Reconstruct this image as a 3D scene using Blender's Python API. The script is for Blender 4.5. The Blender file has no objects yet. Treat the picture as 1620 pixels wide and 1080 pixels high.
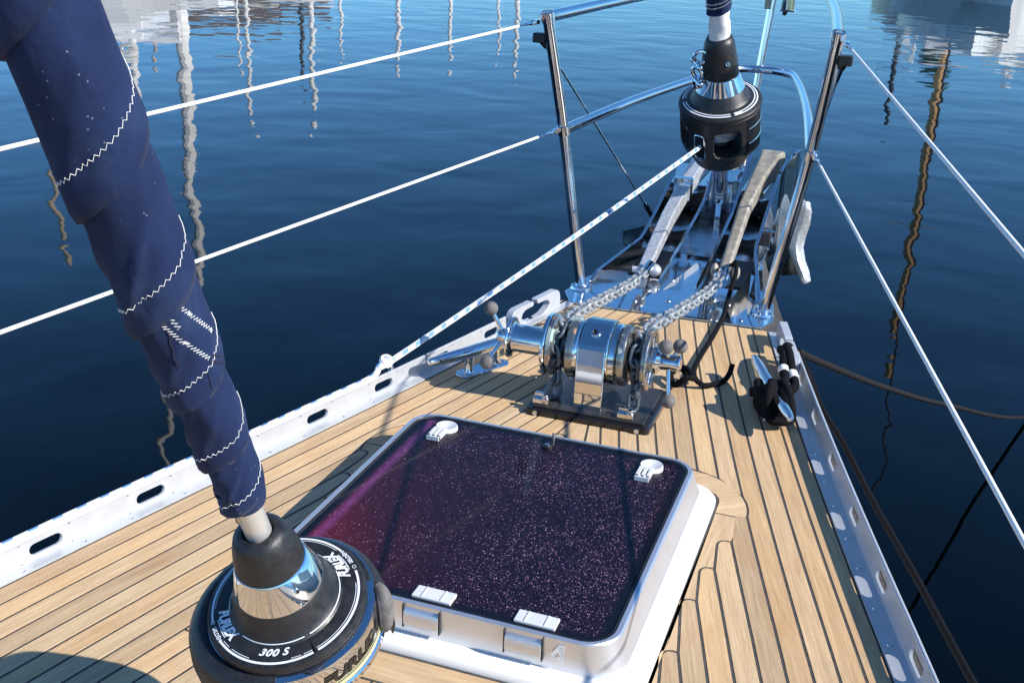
import bpy, bmesh, math, random
from math import sin, cos, pi, radians, sqrt, atan2
from mathutils import Vector, Matrix, noise
random.seed(7)
S = bpy.context.scene
COL = S.collection
V = Vector

# ------------------------------------------------------------------ camera
cam_d = bpy.data.cameras.new('camera')
cam = bpy.data.objects.new('camera', cam_d)
COL.objects.link(cam)
S.camera = cam
cam_d.sensor_width = 36.0
cam_d.lens = 36.0 * 1757.4 / 1620.0
cam_d.clip_start = 0.02
cam_d.clip_end = 4000
cR, cU, cF = V((0.9409, 0.3371, 0.0353)), V((-0.1537, 0.3317, 0.9308)), V((-0.3022, 0.8812, -0.3636))
Mx = Matrix((( *[cR.x, cU.x, -cF.x], 0.527), (*[cR.y, cU.y, -cF.y], -1.501), (*[cR.z, cU.z, -cF.z], 0.986), (0, 0, 0, 1)))
cam.matrix_world = Mx

# ------------------------------------------------------------------ light
SUN = V((1.45, -0.16, 1.0)).normalized()          # direction towards the sun
world = bpy.data.worlds.new('World')
S.world = world
world.use_nodes = True
wn = world.node_tree
wn.nodes.clear()
sky = wn.nodes.new('ShaderNodeTexSky')
sky.sky_type = 'NISHITA'
sky.sun_disc = False
sky.sun_elevation = math.asin(SUN.z)
sky.sun_rotation = math.atan2(SUN.x, SUN.y)
sky.air_density = 1.0
sky.dust_density = 0.0
sky.ozone_density = 8.5
sky.altitude = 1700
bg = wn.nodes.new('ShaderNodeBackground')
bg.inputs['Strength'].default_value = 0.15
wo = wn.nodes.new('ShaderNodeOutputWorld')
tint = wn.nodes.new('ShaderNodeMix')          # the whole dome a touch less violet and blue
tint.data_type = 'RGBA'
tint.blend_type = 'MULTIPLY'
tint.inputs[0].default_value = 1.0
tint.inputs[7].default_value = (0.65, 0.88, 0.90, 1.0)
wn.links.new(sky.outputs[0], tint.inputs[6])
wn.links.new(tint.outputs[2], bg.inputs[0])
wn.links.new(bg.outputs[0], wo.inputs[0])
sl = bpy.data.lights.new('sun', 'SUN')
sl.energy = 5.0
sl.angle = radians(0.5)
sl.color = (1.0, 0.95, 0.88)
so = bpy.data.objects.new('sun', sl)
COL.objects.link(so)
so.rotation_euler = SUN.to_track_quat('Z', 'Y').to_euler()
vs = S.view_settings
vs.view_transform = 'Standard'
vs.look = 'None'
vs.exposure = 0.55
vs.gamma = 1.0
vs.use_curve_mapping = False
S.cycles.max_bounces = 8
S.cycles.glossy_bounces = 5
S.cycles.caustics_reflective = True

# ------------------------------------------------------------------ materials
def new_mat(name):
    m = bpy.data.materials.new(name)
    m.use_nodes = True
    nt = m.node_tree
    b = nt.nodes['Principled BSDF']
    return m, nt, b

def N(nt, t, **kw):
    n = nt.nodes.new(t)
    for k, v in kw.items():
        setattr(n, k, v)
    return n

def setin(n, **kw):
    for k, v in kw.items():
        n.inputs[k.replace('_', ' ')].default_value = v

def ramp(nt, fac, stops):
    r = N(nt, 'ShaderNodeValToRGB')
    el = r.color_ramp.elements
    while len(el) > 1:
        el.remove(el[-1])
    el[0].position = stops[0][0]
    el[0].color = stops[0][1]
    for p, c in stops[1:]:
        e = el.new(p)
        e.color = c
    nt.links.new(fac, r.inputs[0])
    return r

def c4(c):
    return (c[0], c[1], c[2], 1.0)

def plain(name, col, rough=0.5, metal=0.0, var=0.12, scale=60.0, bump=0.0, bscale=200.0, rvar=0.08, coat=0.0, spec=0.5):
    """a principled surface with a little mottling of colour, gloss and relief"""
    m, nt, b = new_mat(name)
    tc = N(nt, 'ShaderNodeTexCoord')
    nz = N(nt, 'ShaderNodeTexNoise')
    setin(nz, Scale=scale, Detail=6.0, Roughness=0.6)
    nt.links.new(tc.outputs['Object'], nz.inputs['Vector'])
    lo = tuple(max(0, x * (1 - var)) for x in col)
    hi = tuple(min(1, x * (1 + var)) for x in col)
    r = ramp(nt, nz.outputs['Fac'], [(0.35, c4(lo)), (0.65, c4(hi))])
    nt.links.new(r.outputs[0], b.inputs['Base Color'])
    mr = N(nt, 'ShaderNodeMapRange')
    setin(mr, From_Min=0.3, From_Max=0.7, To_Min=max(0.0, rough - rvar), To_Max=rough + rvar)
    nt.links.new(nz.outputs['Fac'], mr.inputs['Value'])
    nt.links.new(mr.outputs[0], b.inputs['Roughness'])
    b.inputs['Metallic'].default_value = metal
    b.inputs['Coat Weight'].default_value = coat
    b.inputs['Specular IOR Level'].default_value = spec
    if bump > 0:
        n2 = N(nt, 'ShaderNodeTexNoise')
        setin(n2, Scale=bscale, Detail=4.0)
        nt.links.new(tc.outputs['Object'], n2.inputs['Vector'])
        bp = N(nt, 'ShaderNodeBump')
        setin(bp, Strength=1.0, Distance=bump)
        nt.links.new(n2.outputs['Fac'], bp.inputs['Height'])
        nt.links.new(bp.outputs[0], b.inputs['Normal'])
    return m

M = {}
M['chrome'] = plain('polished_steel', (0.72, 0.73, 0.75), 0.05, 1.0, 0.05, 25, rvar=0.035, bump=0.00006, bscale=30)
M['tubechrome'] = plain('polished_tube', (0.84, 0.84, 0.85), 0.13, 1.0, 0.03, 25, rvar=0.04)
M['steel'] = plain('brushed_steel', (0.60, 0.61, 0.63), 0.16, 1.0, 0.12, 40, rvar=0.08)
M['darksteel'] = plain('dark_steel_and_shade', (0.075, 0.07, 0.065), 0.3, 0.6, 0.3, 30, rvar=0.1)  # windlass base plate; also paints the shade on the anchor flukes
M['galv'] = plain('galvanised_steel', (0.66, 0.68, 0.70), 0.42, 0.65, 0.18, 90, bump=0.0004, bscale=120)
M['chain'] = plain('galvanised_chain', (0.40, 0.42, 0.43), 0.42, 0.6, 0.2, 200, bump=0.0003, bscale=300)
M['chaindark'] = plain('dark_chain', (0.11, 0.13, 0.15), 0.5, 0.5, 0.3, 150, bump=0.0004, bscale=300)  # darker copy of the galvanised chain for links at the gypsies
M['oldgalv'] = plain('weathered_galvanising', (0.33, 0.30, 0.245), 0.55, 0.35, 0.25, 30, bump=0.0008, bscale=60)
M['black'] = plain('black_plastic', (0.016, 0.016, 0.018), 0.42, 0, 0.3, 120, bump=0.00025, bscale=700, rvar=0.1)
M['blackgloss'] = plain('black_enamel', (0.012, 0.012, 0.014), 0.16, 0, 0.2, 60, rvar=0.05)
M['rubber'] = plain('grey_rubber', (0.13, 0.12, 0.115), 0.75, 0, 0.25, 90, bump=0.0004, bscale=300)
M['alu'] = plain('anodised_aluminium', (0.50, 0.52, 0.545), 0.36, 0.35, 0.04, 35, rvar=0.06)
M['frame'] = plain('satin_aluminium_frame', (0.70, 0.73, 0.78), 0.33, 0.8, 0.015, 30, rvar=0.01)
M['cast'] = plain('pale_painted_casting', (0.42, 0.45, 0.50), 0.42, 0.15, 0.05, 40, bump=0.0003, bscale=200)
M['white'] = plain('white_gelcoat', (0.78, 0.77, 0.73), 0.25, 0, 0.03, 8, rvar=0.06)
M['handle'] = plain('pale_grey_plastic', (0.62, 0.63, 0.63), 0.45, 0, 0.05, 60)
M['whiteplastic'] = plain('white_plastic_cover', (0.82, 0.82, 0.80), 0.35, 0, 0.04, 60)
M['caulk'] = plain('black_caulking', (0.060, 0.055, 0.050), 0.7, 0, 0.3, 80)
M['seal'] = plain('black_rubber_seal', (0.012, 0.013, 0.016), 0.45, 0, 0.2, 80)
M['tube'] = plain('silver_foil_tube', (0.68, 0.67, 0.64), 0.30, 0.55, 0.05, 40)
M['blackrope'] = plain('black_braided_rope', (0.006, 0.006, 0.008), 0.9, 0, 0.5, 500, bump=0.0012, bscale=450, spec=0.12)
M['greyrope'] = plain('dark_grey_rope', (0.016, 0.016, 0.017), 0.9, 0, 0.5, 300, bump=0.002, bscale=200, spec=0.12)
M['whipping'] = plain('white_whipping_twine', (0.75, 0.74, 0.70), 0.7, 0, 0.1, 200)
M['thread'] = plain('white_thread', (0.80, 0.79, 0.76), 0.7, 0, 0.05, 200)
M['navythread'] = plain('navy_thread', (0.010, 0.012, 0.03), 0.8, 0, 0.2, 200)
M['whitecloth'] = plain('white_sailcloth', (0.74, 0.74, 0.74), 0.7, 0, 0.06, 40, bump=0.0008, bscale=60)
M['print'] = plain('white_print', (0.72, 0.76, 0.82), 0.5, 0, 0.02, 40)
M['decal'] = plain('pale_yellow_decal', (0.62, 0.60, 0.36), 0.35, 0.1, 0.05, 40)
M['ink'] = plain('black_print', (0.012, 0.013, 0.012), 0.3, 0, 0.05, 40)
M['red'] = plain('red_print', (0.45, 0.06, 0.04), 0.5, 0, 0.1, 200)
M['patina'] = plain('bronze_with_green_patina', (0.36, 0.40, 0.34), 0.35, 0.8, 0.2, 30)
M['hull'] = plain('white_hull_paint', (0.78, 0.78, 0.77), 0.25, 0, 0.03, 3)
M['greyhull'] = plain('grey_hull_paint', (0.30, 0.32, 0.36), 0.3, 0, 0.05, 3)
M['darkhull'] = plain('dark_hull_paint', (0.03, 0.035, 0.05), 0.3, 0, 0.05, 3)
M['mast'] = plain('pale_mast', (0.78, 0.76, 0.72), 0.4, 0.0, 0.05, 3)
M['darkmast'] = plain('dark_mast', (0.05, 0.06, 0.07), 0.4, 0.0, 0.05, 3)
M['woodmast'] = plain('varnished_wood_mast', (0.72, 0.40, 0.16), 0.4, 0.0, 0.15, 3)
M['tanmast'] = plain('tan_mast', (0.50, 0.42, 0.30), 0.4, 0.0, 0.05, 3)
M['green'] = plain('green_canvas', (0.04, 0.12, 0.08), 0.7, 0, 0.2, 3)
M['wall'] = plain('pale_rendered_wall', (0.72, 0.70, 0.66), 0.8, 0, 0.06, 0.6)
M['brownwall'] = plain('brown_boarded_wall', (0.20, 0.14, 0.10), 0.8, 0, 0.2, 1.0)
M['roof'] = plain('dark_roof', (0.10, 0.09, 0.09), 0.8, 0, 0.2, 1.0)
M['pane'] = plain('window_pane', (0.03, 0.04, 0.05), 0.1, 0, 0.1, 1.0)
M['quay'] = plain('quay_concrete', (0.34, 0.33, 0.30), 0.85, 0, 0.15, 1.0)
M['goldlens'] = plain('brass_fitting', (0.62, 0.52, 0.34), 0.2, 1.0, 0.1, 60)

# patina patches on the gypsy rims: rust brown and verdigris blotches over the steel
def patina():
    m, nt, b = new_mat('worn_chromed_bronze')
    tc = N(nt, 'ShaderNodeTexCoord')
    nz = N(nt, 'ShaderNodeTexNoise')
    setin(nz, Scale=22.0, Detail=5.0, Roughness=0.55)
    nt.links.new(tc.outputs['Object'], nz.inputs['Vector'])
    r = ramp(nt, nz.outputs['Fac'], [(0.0, (.22, .38, .33, 1)), (0.36, (.32, .42, .37, 1)), (0.41, (.36, .37, .36, 1)),
                                     (0.62, (.36, .35, .32, 1)), (0.66, (.40, .24, .15, 1)), (1.0, (.35, .20, .12, 1))])
    nt.links.new(r.outputs[0], b.inputs['Base Color'])
    r2 = ramp(nt, nz.outputs['Fac'], [(0.36, (.6, .6, .6, 1)), (0.42, (.2, .2, .2, 1)), (0.62, (.2, .2, .2, 1)), (0.67, (.5, .5, .5, 1))])
    nt.links.new(r2.outputs[0], b.inputs['Roughness'])
    r3 = ramp(nt, nz.outputs['Fac'], [(0.36, (.1, .1, .1, 1)), (0.42, (.9, .9, .9, 1)), (0.62, (.9, .9, .9, 1)), (0.67, (.4, .4, .4, 1))])
    nt.links.new(r3.outputs[0], b.inputs['Metallic'])
    return m
M['gypsy'] = patina()

def teak():
    m, nt, b = new_mat('weathered_teak')
    uv = N(nt, 'ShaderNodeUVMap')
    oi = N(nt, 'ShaderNodeObjectInfo')
    off = N(nt, 'ShaderNodeVectorMath', operation='SCALE')
    cmb = N(nt, 'ShaderNodeCombineXYZ')
    nt.links.new(oi.outputs['Random'], cmb.inputs[0])
    nt.links.new(oi.outputs['Random'], cmb.inputs[1])
    off.inputs['Scale'].default_value = 37.0
    nt.links.new(cmb.outputs[0], off.inputs[0])
    add = N(nt, 'ShaderNodeVectorMath', operation='ADD')
    nt.links.new(uv.outputs[0], add.inputs[0])
    nt.links.new(off.outputs[0], add.inputs[1])
    def mapped(sx, sy):
        mp = N(nt, 'ShaderNodeMapping')
        mp.inputs['Scale'].default_value = (sx, sy, 1)
        nt.links.new(add.outputs[0], mp.inputs['Vector'])
        return mp.outputs[0]
    g1 = N(nt, 'ShaderNodeTexNoise')         # fine grain streaks
    setin(g1, Scale=1.0, Detail=7.0, Roughness=0.72, Distortion=0.6)
    nt.links.new(mapped(9, 420), g1.inputs['Vector'])
    g2 = N(nt, 'ShaderNodeTexNoise')         # broad figure
    setin(g2, Scale=1.0, Detail=4.0, Roughness=0.6, Distortion=1.2)
    nt.links.new(mapped(4, 60), g2.inputs['Vector'])
    g3 = N(nt, 'ShaderNodeTexNoise')         # short dark pores
    setin(g3, Scale=1.0, Detail=3.0, Roughness=0.8)
    nt.links.new(mapped(60, 1300), g3.inputs['Vector'])
    ge = N(nt, 'ShaderNodeNewGeometry')
    st = N(nt, 'ShaderNodeTexNoise')         # stains across the deck, ignoring the plank edges
    setin(st, Scale=5.0, Detail=6.0, Roughness=0.65)
    nt.links.new(ge.outputs['Position'], st.inputs['Vector'])
    a = ramp(nt, g1.outputs['Fac'], [(0.26, (.44, .305, .175, 1)), (0.5, (.595, .445, .275, 1)), (0.76, (.70, .56, .37, 1))])
    bcol = ramp(nt, g2.outputs['Fac'], [(0.3, (.82, .78, .74, 1)), (0.7, (1.08, 1.06, 1.03, 1))])
    mx = N(nt, 'ShaderNodeMix', data_type='RGBA', blend_type='MULTIPLY')
    mx.inputs[0].default_value = 1.0
    nt.links.new(a.outputs[0], mx.inputs[6]); nt.links.new(bcol.outputs[0], mx.inputs[7])
    pr = ramp(nt, g3.outputs['Fac'], [(0.34, (.62, .56, .52, 1)), (0.46, (1, 1, 1, 1))])
    mx2 = N(nt, 'ShaderNodeMix', data_type='RGBA', blend_type='MULTIPLY')
    mx2.inputs[0].default_value = 0.6
    nt.links.new(mx.outputs[2], mx2.inputs[6]); nt.links.new(pr.outputs[0], mx2.inputs[7])
    ob = ramp(nt, oi.outputs['Random'], [(0.0, (.80, .77, .76, 1)), (0.25, (.99, .98, .97, 1)), (0.5, (1.10, 1.05, .97, 1)), (0.75, (.92, .83, .72, 1)), (1.0, (1.06, 1.08, 1.10, 1))])
    mx3 = N(nt, 'ShaderNodeMix', data_type='RGBA', blend_type='MULTIPLY')
    mx3.inputs[0].default_value = 1.0
    nt.links.new(mx2.outputs[2], mx3.inputs[6]); nt.links.new(ob.outputs[0], mx3.inputs[7])
    sr = ramp(nt, st.outputs['Fac'], [(0.20, (.84, .66, .54, 1)), (0.34, (.97, .90, .83, 1)), (0.48, (1, 1, 1, 1)), (0.62, (1.0, 1.0, 1.0, 1)), (0.74, (.88, .92, .96, 1))])
    mx4 = N(nt, 'ShaderNodeMix', data_type='RGBA', blend_type='MULTIPLY')
    mx4.inputs[0].default_value = 1.0
    nt.links.new(mx3.outputs[2], mx4.inputs[6]); nt.links.new(sr.outputs[0], mx4.inputs[7])
    nt.links.new(mx4.outputs[2], b.inputs['Base Color'])
    b.inputs['Roughness'].default_value = 0.66
    b.inputs['Specular IOR Level'].default_value = 0.35
    bp = N(nt, 'ShaderNodeBump')
    setin(bp, Strength=0.7, Distance=0.0006)
    nt.links.new(g1.outputs['Fac'], bp.inputs['Height'])
    nt.links.new(bp.outputs[0], b.inputs['Normal'])
    return m
M['teak'] = teak()

def hatch_glass():
    """old smoked purple acrylic, crazed all through with tiny cracks, their glints painted as bright flecks"""
    m, nt, b = new_mat('crazed_purple_acrylic')
    tc = N(nt, 'ShaderNodeTexCoord')
    def vor(scale, feat='F1'):
        v = N(nt, 'ShaderNodeTexVoronoi', feature=feat)
        setin(v, Scale=scale, Randomness=1.0)
        nt.links.new(tc.outputs['Object'], v.inputs['Vector'])
        return v
    sep = N(nt, 'ShaderNodeSeparateXYZ')
    nt.links.new(tc.outputs['Object'], sep.inputs[0])
    # density of the crazing's painted glints: patches, denser towards starboard
    nz = N(nt, 'ShaderNodeTexNoise')
    setin(nz, Scale=7.0, Detail=5.0, Roughness=0.65)
    nt.links.new(tc.outputs['Object'], nz.inputs['Vector'])
    dens = N(nt, 'ShaderNodeMapRange')
    setin(dens, From_Min=-0.27, From_Max=0.25, To_Min=-0.10, To_Max=0.14)
    nt.links.new(sep.outputs['X'], dens.inputs['Value'])
    dsum = N(nt, 'ShaderNodeMath', operation='ADD')
    nt.links.new(nz.outputs['Fac'], dsum.inputs[0]); nt.links.new(dens.outputs[0], dsum.inputs[1])
    # crazing lit from within, its glow painted as a band by the port edge
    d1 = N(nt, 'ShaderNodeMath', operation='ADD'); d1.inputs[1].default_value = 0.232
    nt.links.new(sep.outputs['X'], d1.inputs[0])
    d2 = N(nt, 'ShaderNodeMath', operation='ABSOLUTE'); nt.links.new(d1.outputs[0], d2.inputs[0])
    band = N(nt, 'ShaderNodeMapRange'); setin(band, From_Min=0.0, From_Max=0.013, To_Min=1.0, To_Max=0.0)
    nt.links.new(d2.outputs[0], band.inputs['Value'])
    def glint_specks(scale, size, lo, hi):  # bright flecks of colour stand in for glints in the cracks
        v = vor(scale)
        s = N(nt, 'ShaderNodeMath', operation='LESS_THAN'); s.inputs[1].default_value = size
        nt.links.new(v.outputs['Distance'], s.inputs[0])
        sc = N(nt, 'ShaderNodeSeparateColor'); nt.links.new(v.outputs['Color'], sc.inputs[0])
        t = N(nt, 'ShaderNodeMapRange'); setin(t, From_Min=lo, From_Max=hi, To_Min=0.05, To_Max=1.0)
        nt.links.new(dsum.outputs[0], t.inputs['Value'])
        tt = N(nt, 'ShaderNodeMath', operation='LESS_THAN')
        nt.links.new(sc.outputs[0], tt.inputs[0]); nt.links.new(t.outputs[0], tt.inputs[1])
        mul = N(nt, 'ShaderNodeMath', operation='MULTIPLY')
        nt.links.new(s.outputs[0], mul.inputs[0]); nt.links.new(tt.outputs[0], mul.inputs[1])
        return v, sc, mul
    v1, sc1, m1 = glint_specks(470, 0.36, 0.33, 0.80)
    v2, sc2, m2 = glint_specks(230, 0.24, 0.45, 1.05)
    p1 = N(nt, 'ShaderNodeMath', operation='POWER'); nt.links.new(sc1.outputs[1], p1.inputs[0]); p1.inputs[1].default_value = 5.5
    p2 = N(nt, 'ShaderNodeMath', operation='POWER'); nt.links.new(sc2.outputs[1], p2.inputs[0]); p2.inputs[1].default_value = 3.5
    a1 = N(nt, 'ShaderNodeMath', operation='MULTIPLY'); nt.links.new(m1.outputs[0], a1.inputs[0]); nt.links.new(p1.outputs[0], a1.inputs[1])
    a2 = N(nt, 'ShaderNodeMath', operation='MULTIPLY'); nt.links.new(m2.outputs[0], a2.inputs[0]); nt.links.new(p2.outputs[0], a2.inputs[1])
    amax = N(nt, 'ShaderNodeMath', operation='MAXIMUM'); nt.links.new(a1.outputs[0], amax.inputs[0]); nt.links.new(a2.outputs[0], amax.inputs[1])
    # body colour: blue-violet, wine red towards the aft port corner
    xr = N(nt, 'ShaderNodeMapRange'); setin(xr, From_Min=-0.24, From_Max=0.10, To_Min=1.0, To_Max=0.0)
    nt.links.new(sep.outputs['X'], xr.inputs['Value'])
    yr = N(nt, 'ShaderNodeMapRange'); setin(yr, From_Min=-0.25, From_Max=0.25, To_Min=1.0, To_Max=0.25)
    nt.links.new(sep.outputs['Y'], yr.inputs['Value'])
    xy = N(nt, 'ShaderNodeMath', operation='MULTIPLY'); nt.links.new(xr.outputs[0], xy.inputs[0]); nt.links.new(yr.outputs[0], xy.inputs[1])
    body = ramp(nt, xy.outputs[0], [(0.0, (.0035, .0012, .006, 1)), (0.35, (.010, .0012, .006, 1)), (0.62, (.026, .002, .006, 1)), (0.9, (.085, .004, .006, 1))])
    n3 = N(nt, 'ShaderNodeTexNoise'); setin(n3, Scale=70.0, Detail=6.0, Roughness=0.7)
    nt.links.new(tc.outputs['Object'], n3.inputs['Vector'])
    cl = ramp(nt, n3.outputs['Fac'], [(0.42, (0, 0, 0, 1)), (0.80, (.012, .004, .016, 1))])
    addc = N(nt, 'ShaderNodeMix', data_type='RGBA', blend_type='ADD'); addc.inputs[0].default_value = 1.0
    nt.links.new(body.outputs[0], addc.inputs[6]); nt.links.new(cl.outputs[0], addc.inputs[7])
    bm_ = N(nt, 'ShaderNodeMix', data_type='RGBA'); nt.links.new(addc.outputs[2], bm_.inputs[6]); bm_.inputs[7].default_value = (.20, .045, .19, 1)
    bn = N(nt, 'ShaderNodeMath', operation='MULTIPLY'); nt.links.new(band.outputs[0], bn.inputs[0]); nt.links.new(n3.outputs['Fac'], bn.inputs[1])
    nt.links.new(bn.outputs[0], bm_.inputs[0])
    spc = ramp(nt, sc1.outputs[2], [(0.0, (.62, .26, .62, 1)), (0.5, (.72, .40, .50, 1)), (1.0, (.42, .25, .70, 1))])
    mixs = N(nt, 'ShaderNodeMix', data_type='RGBA'); nt.links.new(bm_.outputs[2], mixs.inputs[6]); nt.links.new(spc.outputs[0], mixs.inputs[7])
    nt.links.new(amax.outputs[0], mixs.inputs[0])
    def edge(sock, lim, off=0.0):
        o_ = N(nt, 'ShaderNodeMath', operation='SUBTRACT'); nt.links.new(sock, o_.inputs[0]); o_.inputs[1].default_value = off
        a_ = N(nt, 'ShaderNodeMath', operation='ABSOLUTE'); nt.links.new(o_.outputs[0], a_.inputs[0])
        m_ = N(nt, 'ShaderNodeMapRange'); setin(m_, From_Min=lim - .004, From_Max=lim + .004, To_Min=0.0, To_Max=1.0); nt.links.new(a_.outputs[0], m_.inputs['Value'])
        return m_.outputs[0]
    em = N(nt, 'ShaderNodeMath', operation='MAXIMUM'); nt.links.new(edge(sep.outputs['X'], .2445), em.inputs[0]); nt.links.new(edge(sep.outputs['Y'], .2680, .0005), em.inputs[1])
    bord = N(nt, 'ShaderNodeMix', data_type='RGBA'); nt.links.new(em.outputs[0], bord.inputs[0]); nt.links.new(mixs.outputs[2], bord.inputs[6]); bord.inputs[7].default_value = (.003, .003, .009, 1)
    nt.links.new(bord.outputs[2], b.inputs['Base Color'])
    b.inputs['Roughness'].default_value = 0.5
    b.inputs['Specular IOR Level'].default_value = 0.12
    b.inputs['Coat Weight'].default_value = 0.35
    b.inputs['Coat Roughness'].default_value = 0.05
    # each flake tilts its own way
    nv = N(nt, 'ShaderNodeBump'); setin(nv, Strength=0.5, Distance=0.0015)
    nt.links.new(v1.outputs['Distance'], nv.inputs['Height'])
    nt.links.new(nv.outputs[0], b.inputs['Normal'])
    return m
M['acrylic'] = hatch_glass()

def rope_mat():
    """white braid with pairs of blue flecks; UV x = metres along, y = round"""
    m, nt, b = new_mat('white_braid_with_blue_flecks')
    uv = N(nt, 'ShaderNodeUVMap')
    sep = N(nt, 'ShaderNodeSeparateXYZ'); nt.links.new(uv.outputs[0], sep.inputs[0])
    def mod(sock, per, offs=0.0):
        a = N(nt, 'ShaderNodeMath', operation='MULTIPLY_ADD'); nt.links.new(sock, a.inputs[0]); a.inputs[1].default_value = 1.0 / per; a.inputs[2].default_value = offs
        f = N(nt, 'ShaderNodeMath', operation='FRACT'); nt.links.new(a.outputs[0], f.inputs[0])
        return f.outputs[0]
    skew = N(nt, 'ShaderNodeMath', operation='MULTIPLY_ADD'); nt.links.new(sep.outputs[1], skew.inputs[0]); skew.inputs[1].default_value = 0.030
    nt.links.new(sep.outputs[0], skew.inputs[2])
    a = mod(skew.outputs[0], 0.044)
    c = N(nt, 'ShaderNodeMath', operation='LESS_THAN'); nt.links.new(a, c.inputs[0]); c.inputs[1].default_value = 0.42
    vv = mod(sep.outputs[1], 0.5)
    d = N(nt, 'ShaderNodeMath', operation='LESS_THAN'); nt.links.new(vv, d.inputs[0]); d.inputs[1].default_value = 0.40
    e = N(nt, 'ShaderNodeMath', operation='MULTIPLY'); nt.links.new(c.outputs[0], e.inputs[0]); nt.links.new(d.outputs[0], e.inputs[1])
    nz = N(nt, 'ShaderNodeTexNoise'); setin(nz, Scale=900.0, Detail=2.0)
    tc = N(nt, 'ShaderNodeTexCoord'); nt.links.new(tc.outputs['Object'], nz.inputs['Vector'])
    w = ramp(nt, nz.outputs['Fac'], [(0.3, (.55, .56, .56, 1)), (0.6, (.80, .80, .78, 1))])
    mx = N(nt, 'ShaderNodeMix', data_type='RGBA'); nt.links.new(e.outputs[0], mx.inputs[0]); nt.links.new(w.outputs[0], mx.inputs[6]); mx.inputs[7].default_value = (.13, .28, .55, 1)
    nt.links.new(mx.outputs[2], b.inputs['Base Color'])
    b.inputs['Roughness'].default_value = 0.8
    # braid relief: crossing diagonals
    def dia(sg):
        k = N(nt, 'ShaderNodeMath', operation='MULTIPLY_ADD'); nt.links.new(sep.outputs[1], k.inputs[0]); k.inputs[1].default_value = sg * 0.012
        nt.links.new(sep.outputs[0], k.inputs[2])
        k2 = N(nt, 'ShaderNodeMath', operation='MULTIPLY'); nt.links.new(k.outputs[0], k2.inputs[0]); k2.inputs[1].default_value = 2 * pi / 0.003
        k3 = N(nt, 'ShaderNodeMath', operation='SINE'); nt.links.new(k2.outputs[0], k3.inputs[0])
        return k3.outputs[0]
    mm = N(nt, 'ShaderNodeMath', operation='MAXIMUM'); nt.links.new(dia(1), mm.inputs[0]); nt.links.new(dia(-1), mm.inputs[1])
    bp = N(nt, 'ShaderNodeBump'); setin(bp, Strength=0.3, Distance=0.0003); nt.links.new(mm.outputs[0], bp.inputs['Height'])
    nt.links.new(bp.outputs[0], b.inputs['Normal'])
    return m
M['rope'] = rope_mat()

def navy():
    m, nt, b = new_mat('navy_canvas')
    tc = N(nt, 'ShaderNodeTexCoord')
    nz = N(nt, 'ShaderNodeTexNoise'); setin(nz, Scale=16.0, Detail=8.0, Roughness=0.65)
    nt.links.new(tc.outputs['Object'], nz.inputs['Vector'])
    r = ramp(nt, nz.outputs['Fac'], [(0.30, (.007, .016, .055, 1)), (0.52, (.010, .022, .072, 1)), (0.66, (.017, .033, .088, 1)), (0.84, (.055, .078, .125, 1))])
    sp = N(nt, 'ShaderNodeTexVoronoi'); setin(sp, Scale=150.0, Randomness=1.0)
    nt.links.new(tc.outputs['Object'], sp.inputs['Vector'])
    lt = N(nt, 'ShaderNodeMath', operation='LESS_THAN'); nt.links.new(sp.outputs['Distance'], lt.inputs[0]); lt.inputs[1].default_value = 0.11
    n4 = N(nt, 'ShaderNodeTexNoise'); setin(n4, Scale=9.0, Detail=2.0); nt.links.new(tc.outputs['Object'], n4.inputs['Vector'])
    gt = N(nt, 'ShaderNodeMath', operation='GREATER_THAN'); nt.links.new(n4.outputs['Fac'], gt.inputs[0]); gt.inputs[1].default_value = 0.57
    mu = N(nt, 'ShaderNodeMath', operation='MULTIPLY'); nt.links.new(lt.outputs[0], mu.inputs[0]); nt.links.new(gt.outputs[0], mu.inputs[1])
    mx = N(nt, 'ShaderNodeMix', data_type='RGBA'); nt.links.new(mu.outputs[0], mx.inputs[0]); nt.links.new(r.outputs[0], mx.inputs[6]); mx.inputs[7].default_value = (.13, .15, .22, 1)
    nt.links.new(mx.outputs[2], b.inputs['Base Color'])
    b.inputs['Roughness'].default_value = 0.75
    b.inputs['Sheen Weight'].default_value = 0.04
    b.inputs['Specular IOR Level'].default_value = 0.2
    b.inputs['Sheen Roughness'].default_value = 0.5
    w = N(nt, 'ShaderNodeTexNoise'); setin(w, Scale=900.0, Detail=2.0)
    nt.links.new(tc.outputs['Object'], w.inputs['Vector'])
    bp = N(nt, 'ShaderNodeBump'); setin(bp, Strength=0.5, Distance=0.0003); nt.links.new(w.outputs['Fac'], bp.inputs['Height'])
    w2 = N(nt, 'ShaderNodeTexNoise'); setin(w2, Scale=38.0, Detail=3.0, Distortion=1.0)
    nt.links.new(tc.outputs['Object'], w2.inputs['Vector'])
    bp2 = N(nt, 'ShaderNodeBump'); setin(bp2, Strength=0.6, Distance=0.0022)
    nt.links.new(w2.outputs['Fac'], bp2.inputs['Height']); nt.links.new(bp.outputs[0], bp2.inputs['Normal'])
    nt.links.new(bp2.outputs[0], b.inputs['Normal'])
    return m
M['navy'] = navy()

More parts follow.
